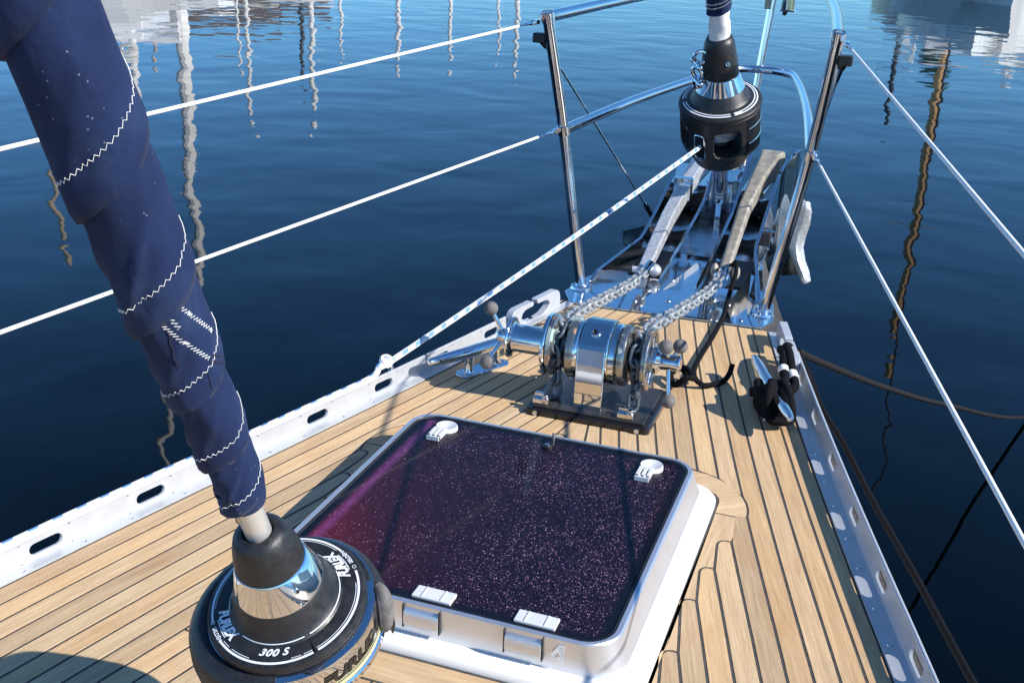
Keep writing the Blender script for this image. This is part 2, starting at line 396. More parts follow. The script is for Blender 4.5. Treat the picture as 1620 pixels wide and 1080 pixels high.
def water():
    m, nt, b = new_mat('harbour_water')
    b.inputs['Base Color'].default_value = (.0001, .0008, .0011, 1)
    b.inputs['Roughness'].default_value = 0.015
    b.inputs['IOR'].default_value = 1.33
    b.inputs['Specular IOR Level'].default_value = 0.31
    ge = N(nt, 'ShaderNodeNewGeometry')
    def wav(scale, sx, sy, dist, detail, rot, normal=None, strength=1.0, distort=0.3):
        mp = N(nt, 'ShaderNodeMapping'); mp.inputs['Scale'].default_value = (sx, sy, 1); mp.inputs['Rotation'].default_value = (0, 0, rot)
        nt.links.new(ge.outputs['Position'], mp.inputs['Vector'])
        n = N(nt, 'ShaderNodeTexNoise'); setin(n, Scale=scale, Detail=detail, Roughness=0.5, Distortion=distort)
        nt.links.new(mp.outputs[0], n.inputs['Vector'])
        bp = N(nt, 'ShaderNodeBump'); setin(bp, Strength=strength, Distance=dist)
        nt.links.new(n.outputs['Fac'], bp.inputs['Height'])
        if normal is not None:
            nt.links.new(normal, bp.inputs['Normal'])
        return bp.outputs[0]
    n1 = wav(0.9, 1.0, 1.0, 0.0165, 1.5, 0.5)
    n2 = wav(3.0, 0.8, 1.3, 0.0014, 2.0, 0.2, n1)
    nt.links.new(n2, b.inputs['Normal'])
    return m
M['water'] = water()

# ------------------------------------------------------------------ mesh helpers
def ortho(d):
    d = V(d).normalized()
    u = V((0, 0, 1)) if abs(d.z) < 0.9 else V((1, 0, 0))
    e1 = d.cross(u).normalized()
    return e1, d.cross(e1).normalized()

class MB:
    def __init__(s):
        s.v, s.f, s.uv, s.mi = [], [], {}, []
        s.cur = 0
    def face(s, ids):
        s.f.append(tuple(ids)); s.mi.append(s.cur)
    def box(s, c, h, R=None):
        """box of half sizes h about c, R = 3 axes"""
        c = V(c); ax = R or (V((1, 0, 0)), V((0, 1, 0)), V((0, 0, 1)))
        b = len(s.v)
        for sx in (-1, 1):
            for sy in (-1, 1):
                for sz in (-1, 1):
                    s.v.append(c + ax[0] * h[0] * sx + ax[1] * h[1] * sy + ax[2] * h[2] * sz)
        for q in ((0, 1, 3, 2), (4, 6, 7, 5), (0, 4, 5, 1), (2, 3, 7, 6), (0, 2, 6, 4), (1, 5, 7, 3)):
            s.face([b + i for i in q])
        return s
    def prism(s, loop, vec):
        """closed loop of points extruded by vec"""
        n = len(loop); b = len(s.v); vec = V(vec)
        s.v += [V(p) for p in loop] + [V(p) + vec for p in loop]
        s.face([b + i for i in range(n)][::-1])
        s.face([b + n + i for i in range(n)])
        for i in range(n):
            j = (i + 1) % n
            s.face([b + i, b + j, b + n + j, b + n + i])
        return s
    def lathe(s, prof, O, a, n=48, a0=0.0, a1=360.0, e1=None, rmul=None, close=True):
        """prof = [(r, height along a)...]"""
        O = V(O); a = V(a).normalized()
        if e1 is None:
            e1, _ = ortho(a)
        e1 = V(e1); e1 = (e1 - a * e1.dot(a)).normalized()
        e2 = a.cross(e1)
        full = abs(a1 - a0 - 360) < 1e-6
        m = n if full else n + 1
        b = len(s.v); k = len(prof)
        for i in range(m):
            t = radians(a0 + (a1 - a0) * i / n)
            rm = rmul(t) if rmul else 1.0
            for r, h in prof:
                s.v.append(O + a * h + (e1 * cos(t) + e2 * sin(t)) * max(r * rm, 1e-6))
        for i in range(n):
            j = (i + 1) % m
            for q in range(k - 1):
                s.face([b + i * k + q, b + j * k + q, b + j * k + q + 1, b + i * k + q + 1])
        if not full:
            s.face([b + q for q in range(k)])
            s.face([b + n * k + q for q in range(k)][::-1])
        return s
    def tube(s, pts, r, n=12, cap=True, closed=False, uv=False):
        pts = [V(p) for p in pts]
        k = len(pts); b = len(s.v)
        rs = r if isinstance(r, (list, tuple)) else [r] * k
        prev = None; L = 0.0; us = []
        for i, p in enumerate(pts):
            if closed:
                d = (pts[(i + 1) % k] - pts[i - 1])
            else:
                d = (pts[min(i + 1, k - 1)] - pts[max(i - 1, 0)])
            d = d.normalized()
            if prev is None:
                e1, e2 = ortho(d)
            else:
                e1 = (prev - d * prev.dot(d)).normalized(); e2 = d.cross(e1)
            prev = e1
            if i:
                L += (p - pts[i - 1]).length
            us.append(L)
            # widen at bends so that the section stays round
            for j in range(n):
                t = 2 * pi * j / n
                s.v.append(p + (e1 * cos(t) + e2 * sin(t)) * rs[i])
        kk = k if closed else k - 1
        for i in range(kk):
            i2 = (i + 1) % k
            for j in range(n):
                j2 = (j + 1) % n
                s.face([b + i * n + j, b + i * n + j2, b + i2 * n + j2, b + i2 * n + j])
                if uv:
                    s.uv[len(s.f) - 1] = [(us[i], j / n), (us[i], (j + 1) / n), (us[i2], (j + 1) / n), (us[i2], j / n)]
        if cap and not closed:
            s.face([b + j for j in range(n)][::-1])
            s.face([b + (k - 1) * n + j for j in range(n)])
        return s
    def sphere(s, c, r, n=20, sc=(1, 1, 1), R=None):
        ax = R or (V((1, 0, 0)), V((0, 1, 0)), V((0, 0, 1)))
        b = len(s.v); c = V(c); m = n // 2
        for i in range(m + 1):
            t = pi * i / m
            for j in range(n):
                u = 2 * pi * j / n
                s.v.append(c + (ax[0] * (sin(t) * cos(u) * sc[0]) + ax[1] * (sin(t) * sin(u) * sc[1]) + ax[2] * (cos(t) * sc[2])) * r)
        for i in range(m):
            for j in range(n):
                j2 = (j + 1) % n
                s.face([b + i * n + j, b + (i + 1) * n + j, b + (i + 1) * n + j2, b + i * n + j2])
        return s
    def torus(s, c, a, R, r, n=28, m=10, a0=0, a1=360, sx=1.0, e1=None):
        pts = []
        a = V(a).normalized()
        if e1 is None:
            e1, e2 = ortho(a)
        else:
            e1 = V(e1).normalized(); e2 = a.cross(e1)
        full = (a1 - a0) >= 360
        cnt = n if full else n + 1
        for i in range(cnt):
            t = radians(a0 + (a1 - a0) * i / n)
            pts.append(V(c) + e1 * cos(t) * R * sx + e2 * sin(t) * R)
        return s.tube(pts, r, m, closed=full)
    def build(s, name, mat, parent=None, smooth=True, bevel=0.0, seg=2, angle=35, weld=True):
        me = bpy.data.meshes.new(name)
        me.from_pydata([tuple(p) for p in s.v], [], s.f)
        mats = mat if isinstance(mat, (list, tuple)) else [mat]
        for m in mats:
            me.materials.append(M[m] if isinstance(m, str) else m)
        if len(mats) > 1:
            me.polygons.foreach_set('material_index', s.mi)
        if s.uv:
            ul = me.uv_layers.new(name='UVMap')
            for pi_, co in s.uv.items():
                p = me.polygons[pi_]
                for li, c in zip(p.loop_indices, co):
                    ul.data[li].uv = c
        bm = bmesh.new(); bm.from_mesh(me)
        if weld:
            bmesh.ops.remove_doubles(bm, verts=bm.verts, dist=1e-6)
        bmesh.ops.recalc_face_normals(bm, faces=bm.faces)
        bm.to_mesh(me); bm.free()
        me.polygons.foreach_set('use_smooth', [smooth] * len(me.polygons))
        if smooth:
            me.set_sharp_from_angle(angle=radians(angle))
        o = bpy.data.objects.new(name, me)
        COL.objects.link(o)
        if parent is not None:
            o.parent = parent
        if bevel > 0:
            md = o.modifiers.new('bevel', 'BEVEL'); md.width = bevel; md.segments = seg; md.limit_method = 'ANGLE'; md.angle_limit = radians(35)
            md.harden_normals = bool(smooth)
        return o

def tag(o, label=None, cat=None, group=None, kind=None):
    if label: o['label'] = label
    if cat: o['category'] = cat
    if group: o['group'] = group
    if kind: o['kind'] = kind
    return o

def thing(name, label, cat, group=None):
    """parts are modelled in place, so the Empty stays at the origin of the boat"""
    o = bpy.data.objects.new(name, None)
    COL.objects.link(o)
    o.empty_display_size = 0.05
    return tag(o, label, cat, group)

def settle(root):
    """move the Empty to the base of its thing without moving the parts"""
    mn = V((1e9,) * 3); mx = V((-1e9,) * 3)
    for ch in root.children:
        if ch.type == 'MESH':
            for c in ch.data.vertices:
                p = ch.matrix_basis @ c.co
                mn = V(map(min, mn, p)); mx = V(map(max, mx, p))
    base = V(((mn.x + mx.x) / 2, (mn.y + mx.y) / 2, mn.z))
    root.location = base
    for ch in root.children:
        ch.location = ch.location - base
    return root

def arc_pts(c, r, a0, a1, n, z=0.0):
    return [(c[0] + r * cos(radians(a0 + (a1 - a0) * i / n)), c[1] + r * sin(radians(a0 + (a1 - a0) * i / n)), z) for i in range(n + 1)]

def rrect(hx, hy, r, z, n=8, cx=0.0, cy=0.0):
    out = []
    for (sx, sy, a) in ((1, 1, 0), (-1, 1, 90), (-1, -1, 180), (1, -1, 270)):
        out += arc_pts((cx + sx * (hx - r), cy + sy * (hy - r)), r, a, a + 90, n, z)
    return out

def smooth_path(pts, n=8):
    """Catmull-Rom through the points"""
    P = [V(p) for p in pts]
    P = [P[0] * 2 - P[1]] + P + [P[-1] * 2 - P[-2]]
    out = []
    for i in range(1, len(P) - 2):
        p0, p1, p2, p3 = P[i - 1:i + 3]
        for k in range(n):
            t = k / n
            out.append(0.5 * ((2 * p1) + (p2 - p0) * t + (2 * p0 - 5 * p1 + 4 * p2 - p3) * t * t + (3 * p1 - p0 - 3 * p2 + p3) * t ** 3))
    out.append(P[-2])
    return out

def interp(tab, x):
    if x <= tab[0][0]: return tab[0][1]
    for (a, b), (c, d) in zip(tab, tab[1:]):
        if x <= c:
            return b + (d - b) * (x - a) / (c - a)
    return tab[-1][1]

# ------------------------------------------------------------------ water, far shore
WZ = -1.30
w = MB()
w.v = [V((-1500, -1500, WZ)), V((1500, -1500, WZ)), V((1500, 1500, WZ)), V((-1500, 1500, WZ))]
w.f = [(0, 1, 2, 3)]; w.mi = [0]
tag(w.build('water', 'water', smooth=False), kind='structure')

def bearing(px, py, D):
    """place on the water D metres from the camera in the compass direction seen at that point of the view"""
    d = cR * (px - 810) + cU * (540 - py) + cF * 1757.4
    h = sqrt(d.x ** 2 + d.y ** 2)
    return V((0.527 + d.x / h * D, -1.501 + d.y / h * D, WZ)), -d.z / h * D - (0.986 - WZ)

def hull_mesh(L, B, H, heading):
    hx, hy = V((cos(heading), sin(heading), 0)), V((-sin(heading), cos(heading), 0))
    mb = MB(); n = 14; rows = []
    for i in range(n + 1):
        t = i / n
        x = (t - 0.5) * L
        bw = B / 2 * (1 - max(0, (t - 0.45) / 0.55) ** 2.2) * (0.78 + 0.22 * min(1, t / 0.3))
        sh = H * (0.86 + 0.2 * (t - 0.35) ** 2 * 2)
        x2 = x + 0.06 * L * max(0, t - .8) * 5 * 0.5
        rows.append([(x, 0, -0.3), (x, bw * 0.75, 0.0), (x2, bw, sh), (x2, 0, sh + 0.06), (x2, -bw, sh), (x, -bw * 0.75, 0.0)])
    for r in rows:
        for p in r:
            mb.v.append(hx * p[0] + hy * p[1] + V((0, 0, p[2])))
    for i in range(n):
        for j in range(6):
            mb.face([i * 6 + j, i * 6 + (j + 1) % 6, (i + 1) * 6 + (j + 1) % 6, (i + 1) * 6 + j])
    mb.face([0, 1, 2, 3, 4, 5]); mb.face([n * 6 + q for q in range(6)][::-1])
    return mb, hx, hy

def sailboat(px, py, D, label, mastmat='mast', mr=0.09, hullmat='hull', L=10.0, head=1.2, hullH=1.15, sail=None, lean=0.0):
    p, H = bearing(px, py, D)
    H = max(H, 3.0)
    t = thing('sailboat', label, 'sailboat', 'sailing boats moored across the harbour')
    mb, hx, hy = hull_mesh(L, L * 0.3, hullH, head)
    for i in range(len(mb.v)): mb.v[i] = mb.v[i] + p
    mb.build('hull', hullmat, t, angle=50)
    c = MB(); c.box(p + V((0, 0, hullH + 0.22)) - hx * 0.4, (L * 0.2, L * 0.09, 0.24), (hx, hy, V((0, 0, 1))))
    c.build('cabin', 'hull', t, bevel=0.06)
    m = MB(); m.tube([p + V((0, 0, hullH)), p + V((0, 0, H))], [mr, mr * 0.8], 10)
    m.build('mast', mastmat, t)
    b = MB(); b.tube([p + V((0, 0, hullH + 1.3)), p + V((0, 0, hullH + 1.35)) - hx * L * 0.36], mr * (1.3 if not sail else 1.9), 8)
    b.build('boom', sail or mastmat, t)
    s = MB(); s.box(p + V((0, 0, hullH + (H - hullH) * 0.55)), (0.03, L * 0.09, 0.03), (hx, hy, V((0, 0, 1))))
    s.build('spreader', mastmat, t)
    settle(t)
    return t

sb = [
    ((318, 470), 45, 'white sloop with thick pale mast reflected beside the furled blue sail', dict(mr=0.27, L=11, head=0.3, sail='whitecloth')),
    ((268, 745), 38, 'sailboat whose tall mast reflection reaches the port toe rail', dict(mr=0.13, L=10, head=2.0)),
    ((100, 400), 48, 'sailboat with tan mast reflected left of the furled blue sail', dict(mastmat='tanmast', mr=0.12, L=9, head=2.2)),
    ((195, 120), 96, 'small distant sloop reflected close to the furled blue sail', dict(mr=0.16)),
    ((245, 95), 100, 'distant sloop with dark mast reflected left of the thick mast', dict(mr=0.2, mastmat='tanmast', head=0.9)),
    ((380, 120), 98, 'distant sloop reflected just right of the thick mast', dict(mr=0.13, head=0.6)),
    ((398, 195), 98, 'distant sloop with the middle mast reflection of the left group', dict(mr=0.20, head=1.9)),
    ((497, 190), 96, 'distant sloop with bright wavy mast reflection above the upper lifeline', dict(mr=0.24, head=2.4)),
    ((480, 130), 100, 'distant sloop with dark mast beside the bright wavy reflection', dict(mr=0.2, mastmat='darkmast', head=1.4)),
    ((540, 85), 104, 'distant ketch reflected in the upper middle of the water', dict(mr=0.16, head=2.1)),
    ((630, 110), 100, 'distant sloop reflected midway along the upper lifeline', dict(mr=0.22, head=0.9)),
    ((712, 95), 104, 'distant cutter reflected left of the port pulpit post', dict(mr=0.2, head=1.6)),
    ((787, 92), 104, 'far sloop whose faint mast shows near the pulpit post', dict(mr=0.14, head=2.4)),
    ((815, 112), 104, 'far sloop whose bright mast ends by the lifeline end fitting', dict(mr=0.24, head=0.7)),
    ((1400, 200), 60, 'sailboat with dark mast reflected right of the starboard post', dict(mr=0.14, mastmat='darkmast', hullmat='greyhull', head=-1.3, L=9)),
    ((1412, 560), 45, 'old sailboat with varnished wooden mast and green mast coat reflected at right', dict(mr=0.20, mastmat='woodmast', hullmat='hull', L=11, head=-1.45, hullH=1.55, sail='green')),
    ((1380, 780), 42, 'sailboat with slender dark pole mast reflected at far right', dict(mr=0.05, mastmat='darkmast', hullmat='hull', L=8, head=-1.2, hullH=0.9)),
    ((1595, 95), 50, 'white motor sailer with short mast at the right edge of the reflections', dict(mr=0.12, hullmat='hull', L=10, head=-1.7, hullH=2.2)),
    ((1450, 50), 52, 'grey yacht moored beside the wooden masted boat', dict(mr=0.10, hullmat='greyhull', L=10, head=-1.35, hullH=1.9)),
]
for (xy, D, lab, kw) in sb:
    sailboat(xy[0], xy[1], D, lab, **kw)

def house(px, D, wd, dp, h, lab, wallm, rows, colsn, rot):
    p, _ = bearing(px, 0, D)
    ex, ey = V((cos(rot), sin(rot), 0)), V((-sin(rot), cos(rot), 0))
    t = thing('harbour_house', lab, 'house', 'houses on the far quay')
    gz = WZ + 1.0
    o = V((p.x, p.y, gz))
    MB().box(o + V((0, 0, h / 2)), (wd / 2, dp / 2, h / 2), (ex, ey, V((0, 0, 1)))).build('wall', wallm, t, smooth=False)
    r = MB()
    r.prism([o + ex * s * (wd / 2 + .3) * 1 + ey * q + V((0, 0, z)) for s in (-1,) for q, z in ((-dp / 2 - .3, h + .01), (dp / 2 + .3, h + .01), (0, h + dp * .3))], ex * (wd + .6))
    r.build('roof', 'roof', t, smooth=False)
    for i in range(rows):
        for j in range(colsn):
            c = o + ex * ((j + .5) / colsn - .5) * wd - ey * (dp / 2 + 0.02) + V((0, 0, (i + .55) * h / rows))
            f = MB().box(c, (.62, .05, .8), (ex, ey, V((0, 0, 1)))).build('window', 'hull', t, smooth=False)
            MB().box(c - ey * .05, (.5, .03, .68), (ex, ey, V((0, 0, 1)))).build('pane', 'pane', f, smooth=False)
    settle(t)
for args in ((175, 122, 11, 8, 6.5, 'white quay house with two rows of windows, left end of the row', 'wall', 2, 4, 0.62),
             (250, 122, 9, 8, 5.0, 'brown boarded quay shed beside the white house', 'brownwall', 1, 3, 0.6),
             (345, 124, 12, 8, 7.0, 'pale two storey quay house in the middle of the row', 'wall', 2, 5, 0.6),
             (440, 124, 10, 8, 5.6, 'dark brown quay shed next to the pale two storey house', 'brownwall', 1, 4, 0.55)):
    house(*args)
q = MB()
p0, _ = bearing(-200, 0, 118); p1, _ = bearing(560, 0, 118)
d = (p1 - p0).normalized(); nrm = V((-d.y, d.x, 0))
q.box((p0 + p1) / 2 + nrm * 12 + V((0, 0, 0.2)), ((p1 - p0).length / 2, 11.9, 0.8), (d, nrm, V((0, 0, 1))))
tag(q.build('quay', 'quay', smooth=False), kind='structure')

# ------------------------------------------------------------------ our boat: deck
def Es(y):                       # starboard edge of the teak
    return 0.600 - 0.285 * y + (0.020 * y * y if y > 0 else -0.030 * y * y)
def Ep(y):                       # port edge of the teak (negative x)
    return -(0.544 - 0.280 * y + (0.020 * y * y if y > 0 else -0.030 * y * y))
YB = 1.232                       # teak stops at the bow plate
YA = -3.4
GAP = 0.0024
PITCH = 0.0385
base = MB()
ys = [YA + (1.95 - YA) * i / 40 for i in range(41)]
loop = [(Es(y) + .05, y, -0.0009) if y < 1.25 else (max(0.04, (Es(y) + .05)) * 1.0, y, -0.0009) for y in ys] + \
       [(Ep(y) - .04, y, -0.0009) for y in reversed(ys)]
base.prism(loop, (0, 0, -0.03))
deck = tag(base.build('deck', 'caulk', smooth=False), kind='structure')

def inset(poly, g):
    """move every edge of a counter-clockwise polygon inwards by g"""
    n = len(poly); out = []
    for i in range(n):
        p, a, b = V(poly[i]), V(poly[i - 1]), V(poly[(i + 1) % n])
        d1, d2 = (p - a), (b - p)
        if d1.length < 1e-7 or d2.length < 1e-7: continue
        d1.normalize(); d2.normalize()
        n1, n2 = V((-d1.y, d1.x)), V((-d2.y, d2.x))
        bis = n1 + n2
        if bis.length < 1e-4: bis = n1
        bis.normalize()
        k = g / max(0.35, bis.dot(n1))
        out.append(p + bis * k)
    return out

def area2(p):
    return sum(p[i - 1][0] * p[i][1] - p[i][0] * p[i - 1][1] for i in range(len(p)))

nplank = 0
def plank(poly, uvf, parent=deck, g=GAP, th=0.006, name='plank', top=0.0):
    global nplank
    P = [V((p[0], p[1])) for p in poly]
    Q = [P[0]]
    for p in P[1:]:
        if (p - Q[-1]).length > 1e-5: Q.append(p)
    if (Q[0] - Q[-1]).length < 1e-5: Q.pop()
    if area2(Q) < 0: Q.reverse()
    Q = inset(Q, g)
    if len(Q) < 3: return
    mb = MB()
    c = 0.0003
    Q2 = inset(Q, c)
    n = len(Q)
    if len(Q2) != n: Q2 = Q
    dz = random.uniform(-0.0001, 0.0001) + top
    mb.v = [V((p.x, p.y, -th)) for p in Q] + [V((p.x, p.y, dz - c)) for p in Q] + [V((p.x, p.y, dz)) for p in Q2]
    mb.face(list(range(2 * n, 3 * n)))
    for i in range(n):
        j = (i + 1) % n
        mb.face([i, j, n + j, n + i]); mb.face([n + i, n + j, 2 * n + j, 2 * n + i])
    for k, f in enumerate(mb.f):
        mb.uv[k] = [uvf(mb.v[q]) for q in f]
    me = bpy.data.meshes.new(name)
    me.from_pydata([tuple(p) for p in mb.v], [], mb.f)
    ul = me.uv_layers.new(name='UVMap')
    for k, f in enumerate(mb.f):
        for li, co in zip(me.polygons[k].loop_indices, mb.uv[k]): ul.data[li].uv = co
    me.materials.append(M['teak'])
    o = bpy.data.objects.new(name, me); COL.objects.link(o); o.parent = parent
    nplank += 1
    return o

# outer edge of the boards that frame the hatch
HM_A, HM_F = -0.385, 0.405
def hatch_margin(y):             # half width of the hatch surround at y
    if y < 0.0: return 0.338
    if y < 0.262: return 0.338 + 0.13 * y
    c, r = 0.235, 0.143
    t = min(1.0, (y - 0.262) / r)
    return 0.229 + r * sqrt(max(0.0, 1 - t * t))
def king(side):
    return 0.030 if side > 0 else 0.038

def planks_side(side):
    E = Es if side > 0 else (lambda y: -Ep(y))
    uvf = lambda v: (v.y * 1.04, abs(v.x) + 0.28 * v.y)
    def seam(k, y): return E(y) - k * PITCH if k else E(y)
    def solve(k, G, lo, hi):
        """y where seam k meets the boundary G"""
        f = lambda y: seam(k, y) - G(y)
        if f(lo) * f(hi) > 0: return None
        for _ in range(50):
            m = (lo + hi) / 2
            if f(lo) * f(m) <= 0: hi = m
            else: lo = m
        return (lo + hi) / 2
    def first_hit(k):
        y = HM_A
        if seam(k, y) < hatch_margin(y): return None
        while y < HM_F - 0.0005:
            if seam(k, y + .002) < hatch_margin(y + .002): return y + .001
            y += .002
        return None
    kg = lambda y: king(side)
    def rows(k, a, b):
        n = max(2, int((b - a) / 0.09))
        return [(seam(k, a + (b - a) * i / n), a + (b - a) * i / n) for i in range(n + 1)]
    def emit(k, a_i, a_o, end):
        """strip between seam k (outer) and k+1 (inner); a_* = aft ends; end = ('cut', y) or ('nib', y_inner, y_outer)"""
        if end[0] == 'cut':
            yi = yo = end[1]
            tip = []
        else:
            _, yi, yo = end
            xo = seam(k, yo)
            tip = [(xo - 0.010, yo + 0.0005), (xo - 0.0165, yo - 0.002), (xo - 0.0205, yo - 0.008), (xo - 0.0215, yo - 0.016)]
        if yo - a_o < 0.02 or yi - a_i < 0.005: return
        out = rows(k, a_o, yo)
        inn = rows(k + 1, a_i, yi)
        poly = out + tip + inn[::-1]
        plank([(side * p[0], p[1]) for p in poly], uvf)
    nodes_m, nodes_k = [], []
    # end joints between boards of one run
    butt = {1: [], 2: [], 3: [-0.120] if side > 0 else [], 6: [], 5: []}
    for k in range(0, 30):
        if seam(k + 1, YA) < kg(0) - 0.02 and seam(k, YA) < kg(0): break
        # does the strip pass outside the hatch surround?
        ymi = first_hit(k + 1)
        ymo = first_hit(k)
        yki = solve(k + 1, kg, YA, 2.6)
        yko = solve(k, kg, YA, 2.6)
        if yki is None: continue
        if yko is None: yko = 2.6
        endf = ('nib', yki, yko) if yko < YB - 0.004 else ('cut', YB) if yki > YB else None
        if endf is None:         # strip crosses the corner between king plank and bow plate
            endf = ('nib', yki, YB)
        if seam(k + 1, HM_A) >= hatch_margin(HM_A):
            a = YA
            if ymi is None:
                cuts = [c for c in butt.get(k, [])]
                for c in cuts:
                    emit(k, a, a, ('cut', c)); a = c
                emit(k, a, a, endf)
            elif ymo is None:
                # outer seam clears the corner, inner one is swallowed by it: build as one strip notched by the arc
                n = 10
                inn = []
                yend = endf[1]
                hit = ymi
                inn = rows(k + 1, YA, hit)
                arcp = []
                yy = hit
                while yy < HM_F - 0.0005:
                    arcp.append((max(hatch_margin(yy), seam(k + 1, yy)), yy)); yy += 0.008
                back = rows(k + 1, max(HM_F, hit), min(yki, YB))
                out = rows(k, YA, min(yko, YB))
                poly = out + back[::-1] + arcp[::-1] + inn[::-1]
                plank([(side * p[0], p[1]) for p in poly], uvf)
            else:
                emit(k, a, a, ('nib', ymi, ymo)); nodes_m.append((seam(k, ymo), ymo)); nodes_m.append((seam(k + 1, ymi), ymi))
                emit_fwd(k, side, seam, ymo, rows, endf, uvf)
        else:
            # behind the hatch: runs forward to the aft surround board
            if yko < HM_A:
                emit(k, YA, YA, ('nib', yki, yko)); nodes_k.append((seam(k, yko), yko)); continue
            if yki < HM_A:
                poly = rows(k, YA, HM_A) + [(king(side), HM_A)] + rows(k + 1, YA, yki)[::-1]
                plank([(side * p[0], p[1]) for p in poly], uvf)
            else:
                emit(k, YA, YA, ('cut', HM_A))
            if yki < HM_F:
                yki = HM_F
            if ymo is not None:   # its outer seam still reaches the side of the surround
                emit(k, HM_A, HM_A, ('nib', HM_A + 0.004, ymo)) if False else None
                out = rows(k, HM_A, ymo); xo = seam(k, ymo)
                tip = [(xo - 0.010, ymo + 0.0005), (xo - 0.0165, ymo - 0.002), (xo - 0.0205, ymo - 0.008), (xo - 0.0215, ymo - 0.016)]
                poly = out + tip + [(0.338, HM_A)]
                plank([(side * p[0], p[1]) for p in poly], uvf)
                nodes_m.append((seam(k, ymo), ymo)); nodes_m.append((0.338, HM_A))
            emit_fwd(k, side, seam, None, rows, endf, uvf)
        if yko < YB:
            nodes_k.append((seam(k, yko), yko))
    return nodes_m, nodes_k

def emit_fwd(k, side, seam, ymo, rows, endf, uvf):
    """forward piece of a run that the hatch surround interrupts"""
    def front(x):                # y of the surround's forward edge at half width x
        if x < 0.229: return HM_F
        if x > 0.372: return 0.262
        return 0.262 + sqrt(max(0, 0.143 ** 2 - (x - 0.229) ** 2))
    def first(kk):
        y = HM_F + 0.001
        for _ in range(40):
            y = 0.5 * y + 0.5 * max(front(seam(kk, y)), 0.27)
        return y
    ao, ai = first(k), first(k + 1)
    if endf[0] == 'cut':
        yo = yi = endf[1]; tip = []
    else:
        yi, yo = endf[1], endf[2]
        xo = seam(k, yo)
        tip = [(xo - 0.010, yo + 0.0005), (xo - 0.0165, yo - 0.002), (xo - 0.0205, yo - 0.008), (xo - 0.0215, yo - 0.016)] if yo < YB - .001 else []
    if yo - ao < 0.015: return
    if yi < ai + .004: 
        ai = ao; yi = ao + 0.001
        inn = [(king(side), ao)]
    else:
        inn = rows(k + 1, ai, yi)
    poly = rows(k, ao, yo) + tip + inn[::-1]
    plank([(side * p[0], p[1]) for p in poly], uvf)

nm_s, nk_s = planks_side(1)
nm_p, nk_p = planks_side(-1)

# king plank with its notches
def stair(nodes, lo, hi, x0, wob=0.0215):
    pts = [(x0, lo)]
    for x, y in sorted(set((round(a, 5), round(b, 5)) for a, b in nodes), key=lambda p: p[1]):
        if y <= lo + .02 or y >= hi - 0.02: continue
        pts += [(x - wob, y - 0.016), (x - wob + .001, y - 0.008), (x - wob + 0.005, y - 0.002), (x - wob + 0.0115, y + 0.0005), (x, y)]
    pts.append((x0, hi))
    return pts
R_ = stair(nk_s, HM_F, YB, 0.030); L_ = stair(nk_p, HM_F, YB, 0.038)
uvk = lambda v: (v.y, v.x)
plank(R_ + [(-x, y) for x, y in L_][::-1], uvk, name='king_plank')
Ra, La = stair(nk_s, YA, HM_A, 0.030), stair(nk_p, YA, HM_A, 0.038)
plank(Ra + [(-x, y) for x, y in La][::-1], uvk, name='king_plank')
# boards round the hatch: two sides (stepped for the nibs), aft board, two corner pieces, forward board
CW, CL_A, CL_F = 0.316, -0.321, 0.335    # half width and ends of the coaming's foot
for side, nm in ((1, nm_s), (-1, nm_p)):
    st = stair(nm, -0.330, 0.255, 0.338)
    st[0] = (0.338, -0.330)
    st[-1] = (0.371, 0.2555)
    poly = st + [(CW, 0.2555), (CW, -0.330)]
    plank([(side * x, y) for x, y in poly], lambda v: (v.y, v.x), g=0.002, name='margin_board')
    arc = [(hatch_margin(y), y) for y in [0.2555 + (HM_F - .2555) * i / 14 for i in range(15)]]
    poly = arc + [(0.16, HM_F), (0.16, CL_F), (CW - .04, CL_F)] + [(CW - .04 + .04 * sin(radians(a)), CL_F - .04 + .04 * cos(radians(a))) for a in (20, 45, 70, 90)] + [(CW, 0.2555)]
    plank([(side * x, y) for x, y in poly], lambda v: (v.x * .8 + v.y * .6, v.y * .8 - v.x * .6), g=0.0016, name='margin_board')
plank([(0.338, HM_A), (0.338, -0.330), (CW, -0.330), (CW, CL_A), (-CW, CL_A), (-CW, -0.330), (-0.338, -0.330), (-0.338, HM_A)], lambda v: (v.x, v.y), name='margin_board')
plank([(0.16, CL_F), (0.16, HM_F), (-0.16, HM_F), (-0.16, CL_F)], lambda v: (v.x, v.y), name='margin_board')

# hull sides below the deck
h = MB()
cs = []
for i in range(46):
    t = i / 45
    y = YA + (1.9 - YA) * t
    if y < 1.25: xs, xp = Es(y) + .055, Ep(y) - .045
    else:
        u = (y - 1.25) / (1.9 - 1.25)
        xs, xp = (Es(1.25) + .055) * (1 - u) ** .8 + .10 * u, (Ep(1.25) - .045) * (1 - u) ** .8 - .10 * u
    k = 0.72 - 0.25 * max(0, t - .5)
    cs.append([(xs, y, -0.002), (xs, y, -0.05), (xs * .93, y - .03 * t, -.5), (xs * k, y - .35 * t, WZ - .2), (xp * k, y - .35 * t, WZ - .2), (xp * .93, y - .03 * t, -.5), (xp, y, -0.05), (xp, y, -0.002)])
for r in cs: h.v += [V(p) for p in r]
for i in range(45):
    for j in range(7):
        h.face([i * 8 + j, i * 8 + j + 1, (i + 1) * 8 + j + 1, (i + 1) * 8 + j])
h.face([45 * 8 + j for j in range(8)]); h.face([j for j in range(8)][::-1])
tag(h.build('hull', 'hull', angle=40), kind='structure')

